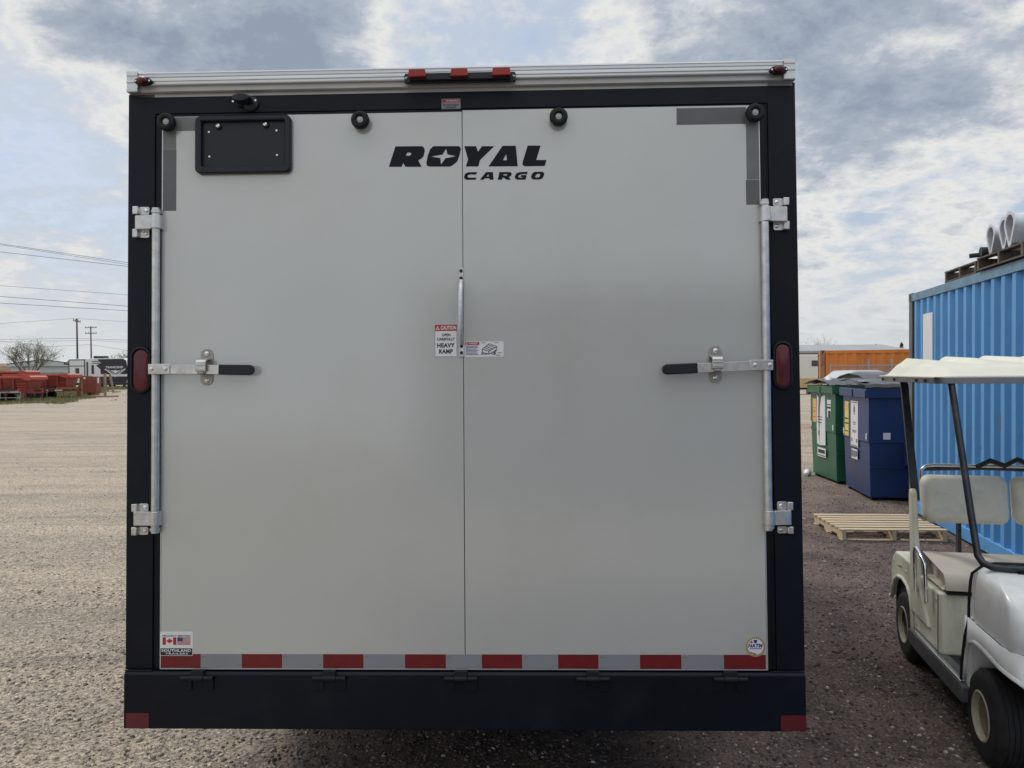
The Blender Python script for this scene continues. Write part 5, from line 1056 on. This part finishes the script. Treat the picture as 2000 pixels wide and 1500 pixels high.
MB().box(.15, .33, -.012, -.001, 1.5, 1.65).build('label', 'sticker_white', t); MB().box(.1, .4, .1, .9, 0, .12).box(.7, 1.1, .1, .9, 0, .25).each('foot', 'rust_brown', t); MB().box(1.255, 1.34, .1, .3, 1.1, 1.6).build('white_plate', 'sticker_white', t)
def post(label, x_, d, h, w=.17, lean=0.0, m='wood_post'):
    p = gpos(x_, d); o = MB().beam((0, 0, -.1), (lean, 0, h), w, w).build('wooden_post', m, None, bevel=.015, loc=p); tag(o, label, 'post', 'old wooden posts by the grass')
post('upright grey wooden post against the left side of the rusty bin', 158, 67.5, 1.85)
post('upright grey wooden post right of the rusty bin', 205, 68, 2.0, .18)
post('grey wooden post leaning left in front of the black end of the travel trailer', 222, 73, 1.75, .17, -.35)
p = gpos(149, 67.2); o = MB().prism([(0, 0), (.32, 0), (.52, 1.75), (.38, 1.78)], lambda a_, b_: (a_, -.03, b_), lambda a_, b_: (a_, .03, b_)).build('leaning_plank', 'wood_plank', None, loc=p); tag(o, 'brown wide plank leaning against the wooden post beside the rusty bin', 'plank')
p = gpos(166, 66.0); o = MB().beam((0, 0, .07), (2.7, .3, .10), .12, .12).build('fallen_rail', 'wood_post', None, loc=p); tag(o, 'pale wooden rail lying in the grass before the rusty bin', 'rail')
p = gpos(52, 56); fr = thing('tube_frame', 'thin pale tube frame standing in front of the red dump trailer at far left', 'frame', (p[0] - 1.5, p[1] - .8, p[2]), 0)
for xx in (0, 1.45): MB().tube([(xx, 0, 0), (xx + .12, 0, .8)], .022, 6).build('leg', 'fence_wire', fr)
MB().tube([(.12, 0, .8), (1.57, 0, .8)], .022, 6).tube([(.06, 0, .4), (1.51, 0, .4)], .022, 6).build('crossbar', 'fence_wire', fr)
# travel trailer
p = gpos(134, 83); TT = thing('travel_trailer', 'black and white travel trailer with chevron logo beyond the red dump trailers', 'travel trailer', (p[0], p[1], .55), R(-1.5))
Lr = 6.35
MB().pxz([(0, .62), (Lr, .62), (Lr + .25, 1.6), (Lr + .0, 3.05), (Lr - .35, 3.28), (.1, 3.22), (0, 3.1)], 0, 2.45).build('body', 'white_metal', TT, bevel=.04)
MB().pxz([(0, .38), (Lr, .38), (Lr, .62), (0, .62)], .02, 2.43).build('underbelly', 'rv_black', TT)
MB().pxz([(3.55, 1.55), (Lr + .21, 1.55), (Lr + .235, 1.7), (Lr - .01, 3.0), (Lr - .36, 3.2), (3.2, 3.17), (3.55, 2.75), (3.05, 2.5), (3.5, 2.1)], -.012, -.001).build('front_graphic', 'rv_black', TT)
MB().pxz([(3.1, .64), (Lr - .01, .64), (Lr + .13, 1.2), (Lr + .17, 1.30), (3.1, 1.30)], -.012, -.001).build('lower_graphic', 'rv_black', TT)
k = MB(); k.beam((4.0, -.016, 2.12), (5.15, -.016, 1.28), .008, .10); k.beam((5.15, -.016, 1.28), (6.25, -.016, 2.12), .008, .10); k.beam((4.35, -.016, 2.05), (5.15, -.016, 1.48), .008, .05); k.beam((5.15, -.016, 1.48), (5.95, -.016, 2.05), .008, .05)
k.flat([[(4.62, 1.98), (5.15, 1.62), (5.70, 1.98), (5.3, 1.92), (5.15, 2.02), (5.0, 1.92)]], yplane(-.016)); k.build('chevron_logo', 'sticker_white', TT)
k = MB(); text(k, 'TRANSCEND', 4.1, 6.0, 2.18, 2.42, yplane(-.016), .03); k.build('lettering', 'sticker_white', TT)
for (a_, b_, c_, d_) in ((.02, .12, .62, 3.1), (1.75, 1.85, .62, 3.18), (.12, 1.75, 2.42, 2.50), (.12, 1.75, 3.08, 3.16), (.12, 1.75, 1.32, 1.40)): MB().box(a_, b_, -.02, -.001, c_, d_).build('trim', 'rv_black', TT)
fw = MB().box(.78, 1.18, -.03, -.001, 1.55, 2.22).build('window', 'rv_black', TT); MB().box(.82, 1.14, -.035, -.0305, 1.60, 2.17).build('pane', 'window_glass', fw)
dr = MB().box(1.95, 2.40, -.03, -.001, .90, 3.0).build('door', 'white_metal', TT); MB().box(2.0, 2.2, -.038, -.0305, 1.3, 2.9).build('pane', 'window_glass', dr)
fw = MB().box(2.55, 2.8, -.03, -.001, 1.6, 2.55).build('window', 'rv_black', TT)
for zz in (2.7, 2.9): MB().box(2.6, 3.4, -.02, -.013, zz, zz + .08).build('stripe', 'rv_black', TT)
MB().box(2.35, 3.5, .7, 1.7, 3.27, 3.55).each('roof_unit', 'rv_black', TT, bevel=.04); MB().box(-.55, .0, .1, .25, 2.6, 2.75).beam((-.55, .1, 2.7), (0, .1, 3.05), .06, .06).build('awning_arm', 'rv_black', TT)
for xx in (2.55, 3.5): wheel(TT, (xx, .15, .36), .36, .22, 'y', side=-1, n=16); wheel(TT, (xx, 2.3, .36), .36, .22, 'y', side=1, n=16)
MB().box(.3, .5, .3, .5, 0, .4).box(5.8, 6.0, .3, .5, 0, .4).each('jack', 'rv_black', TT)
# far buildings at left
SH = thing('shed', 'pale low-gabled metal shed roof behind the bare tree at far left', 'building', (gpos(22, 150)[0], 150, .5), 0)
MB().box(0, 11.5, 0, 12, 0, 3.4).build('wall', 'pale_roof', SH); MB().pxz([(-.4, 3.4), (-.4, 3.75), (6.2, 4.55), (12.0, 3.9), (12.0, 3.4)], -.5, 12.5).build('roof', 'pale_roof', SH); MB().pxz([(-.5, 3.76), (6.2, 4.57), (12.1, 3.91), (12.1, 4.05), (6.2, 4.75), (-.5, 3.92)], -.55, -.3).build('fascia', 'rv_black', SH)
FE = thing('board_fence', 'long brownish grey board fence behind the far left tree', 'fence', (gpos(-40, 125)[0], 125, .5), 0)
b0_ = MB().box(0, 1.45, 0, .06, 0, 2.0).build('panel', 'grey_siding', FE)
for i in range(1, 14): twin(b0_, FE, (i * 1.5, 0, random.uniform(-.03, .03)))
for i in range(15): MB().box(i * 1.5 - .05, i * 1.5, -.04, .1, 0, 2.1).build('post', 'wood_post', FE)
k = MB(); vs = []; fs = []
for j in range(13):
    for i in range(31):
        u, v = i / 30, j / 12; vs.append((u * 30, v * 14, 4.6 * math.sin(math.pi * u) ** .7 * math.sin(math.pi * v) ** .8 * (1 + .15 * noise.noise(Vector((u * 5, v * 4, 0)))) - .1))
for j in range(12):
    for i in range(30): fs.append((j * 31 + i, j * 31 + i + 1, j * 31 + i + 32, j * 31 + i + 31))
o = k.add(vs, fs).build('earth_mound', 'mound', None, smooth=70, loc=(gpos(-150, 165)[0], 165, .5)); structure(o)
car('small dark car parked at the far left edge behind the red trailers', 'car', (gpos(-18, 105)[0], 105, .55), 0, 'car_dark', 3.4, 1.6, group='dark cars behind the red trailers')
car('small dark car parked below the bare tree at far left', 'car', (gpos(28, 106)[0], 106, .55), 0, 'car_dark', 3.2, 1.6, group='dark cars behind the red trailers')
def pole(label, x_, d, ytop, arms, hidden=False):
    x0_ = (x_ - 1000) / 1500 * d; H = 1.93 + (734 - ytop) / 1500 * d; t = thing('utility_pole', label, 'utility pole', (x0_, d, 0), 0, 'utility poles')
    MB().cyl((0, 0, 0), (0, 0, H), .17, 10, .11).build('pole', 'pole_wood', t, smooth=40)
    for (dz_, w, tl) in arms:
        a_ = MB().beam((-w / 2, 0, H - dz_ + tl), (w / 2, 0, H - dz_ - tl), .12, .12).build('crossarm', 'pole_wood', t)
        for s3 in (-.46, -.2, .2, .46): MB().cyl((w * s3, 0, H - dz_ - tl * s3 * 2 + .05), (w * s3, 0, H - dz_ - tl * s3 * 2 + .32), .05, 6).build('insulator', 'pole_wood', a_)
    return x0_, d, H
pole('taller wooden utility pole with one short tilted crossarm, left of the other', 152, 120, 622, [(.45, 1.1, .12)])
pole('farther wooden utility pole with two level crossarms above the travel trailer', 179, 150, 637, [(.3, 2.2, 0), (1.4, 2.2, 0)])
def wire(label, pts_, d0, d1, r=.022):
    P = []; n = len(pts_) - 1
    for s4, (q0, q1) in enumerate(zip(pts_, pts_[1:])):
        for i in range(9 if s4 == n - 1 else 8):
            u = i / 8; px_, py_ = lerp(q0[0], q1[0], u), lerp(q0[1], q1[1], u); tt = (s4 + u) / n; d = lerp(d0, d1, tt)
            P.append(((px_ - 1000) / 1500 * d, d, 1.93 + (735.5 - .0075 * px_ - py_) / 1500 * d - .0 * u * (1 - u)))
    o = MB().tube(P, r, 4).build('power_line', 'wire', None); tag(o, label, 'wire', 'overhead power lines at the left'); return P
wire('topmost overhead wire at the left of the trailer', [(-420, 400), (0, 476), (250, 513), (620, 548)], 58, 70)
wire('second overhead wire, merging with the topmost towards the trailer', [(-420, 405), (0, 478), (250, 516.5), (620, 560)], 58, 70, .018)
wire('third overhead wire, just below the merging pair', [(-420, 440), (0, 492), (250, 520.5), (620, 550)], 58, 70)
wire('fourth overhead wire, highest of the middle set of three', [(-420, 523), (0, 558), (250, 576), (620, 596)], 70, 85, .020)
wire('fifth overhead wire, dark, middle of the set of three', [(-420, 540), (0, 579), (250, 598), (620, 620)], 70, 85, .028)
wire('sixth overhead wire, dark, lowest of the set of three', [(-420, 566), (0, 592), (250, 607), (620, 622)], 70, 85, .028)
wire('thin wire running to the top of the taller pole', [(-420, 648), (0, 632), (148, 622), (330, 634), (620, 650)], 120, 121, .022)
wire('wire crossing both poles below the lower crossarm', [(-420, 664), (0, 663), (150, 661), (300, 666), (620, 672)], 121, 122, .03)
wire('faint wire running just under the one that crosses both poles', [(-420, 672), (0, 667), (180, 665), (300, 671), (620, 680)], 149, 149, .03)
wire('lowest sagging wire passing above the bare tree', [(-420, 640), (0, 667), (100, 677), (178, 673), (245, 684), (620, 720)], 150, 149, .03)
for x_, y_, d, lb_ in ((-420, 395, 58, 'utility pole outside the left of the view carrying the near wires'), (620, 545, 70, 'utility pole hidden behind the trailer carrying the near wires')):
    pole(lb_, x_, d + (6 if x_ < 0 else 8), y_, [(.3, 2.4, 0), (1.6, 2.4, 0)])
# grass tufts on the far left verge
k = MB(); n = 30000; yy = 49 + 37 * rng.random(n) ** .9; xx = -(.50 + .20 * rng.random(n)) * yy; kk = (vnoise(xx * .45, yy * .45, 21) + .5 + vnoise(xx * 1.7, yy * 1.7, 22) * .6) < sstep(50, 60, yy - 25 * sstep(-.587, -.505, xx / yy)) * .95; xx = xx[kk]; yy = yy[kk]; n = len(xx); zz = gz(xx, yy)
vv = np.zeros((n, 3, 3)); a_ = rng.random(n) * 3.14; hgt_ = .06 + .22 * rng.random(n) ** 2 * sstep(50, 62, yy); w_ = .03 + .05 * rng.random(n)
vv[:, 0] = np.stack([xx - w_ * np.cos(a_), yy - w_ * np.sin(a_), zz], -1); vv[:, 1] = np.stack([xx + w_ * np.cos(a_), yy + w_ * np.sin(a_), zz], -1); vv[:, 2] = np.stack([xx + rng.normal(0, .05, n), yy + rng.normal(0, .05, n), zz + hgt_], -1)
me = bpy.data.meshes.new('grass'); me.vertices.add(3 * n); me.vertices.foreach_set('co', vv.reshape(-1).astype(np.float32)); me.loops.add(3 * n); me.loops.foreach_set('vertex_index', np.arange(3 * n, dtype=np.int32)); me.polygons.add(n); me.polygons.foreach_set('loop_start', np.arange(0, 3 * n, 3, dtype=np.int32)); me.update(); me.materials.append(M['grass'])
o = bpy.data.objects.new('grass', me); COL.objects.link(o); stuff(o, 'short spring grass along the far left edge of the yard', 'grass')

# ------------------------------------------------------------------ building behind the camera, mirrored in the door
WB = thing('workshop_building', 'large dark grey workshop behind the camera, mirrored softly in the trailer door', 'building', (-3.4, -14, 0), 0)
MB().box(0, 13, -14, 0, 0, 5.25).build('wall', 'warehouse_wall', WB); MB().box(-.3, 13.3, -14.3, .25, 5.25, 5.45).build('roof', 'warehouse_trim', WB)
for i in range(2): MB().box(1.5 + i * 6.0, 5.7 + i * 6.0, .0, .06, 0, 4.0).build('overhead_door', 'warehouse_trim', WB)
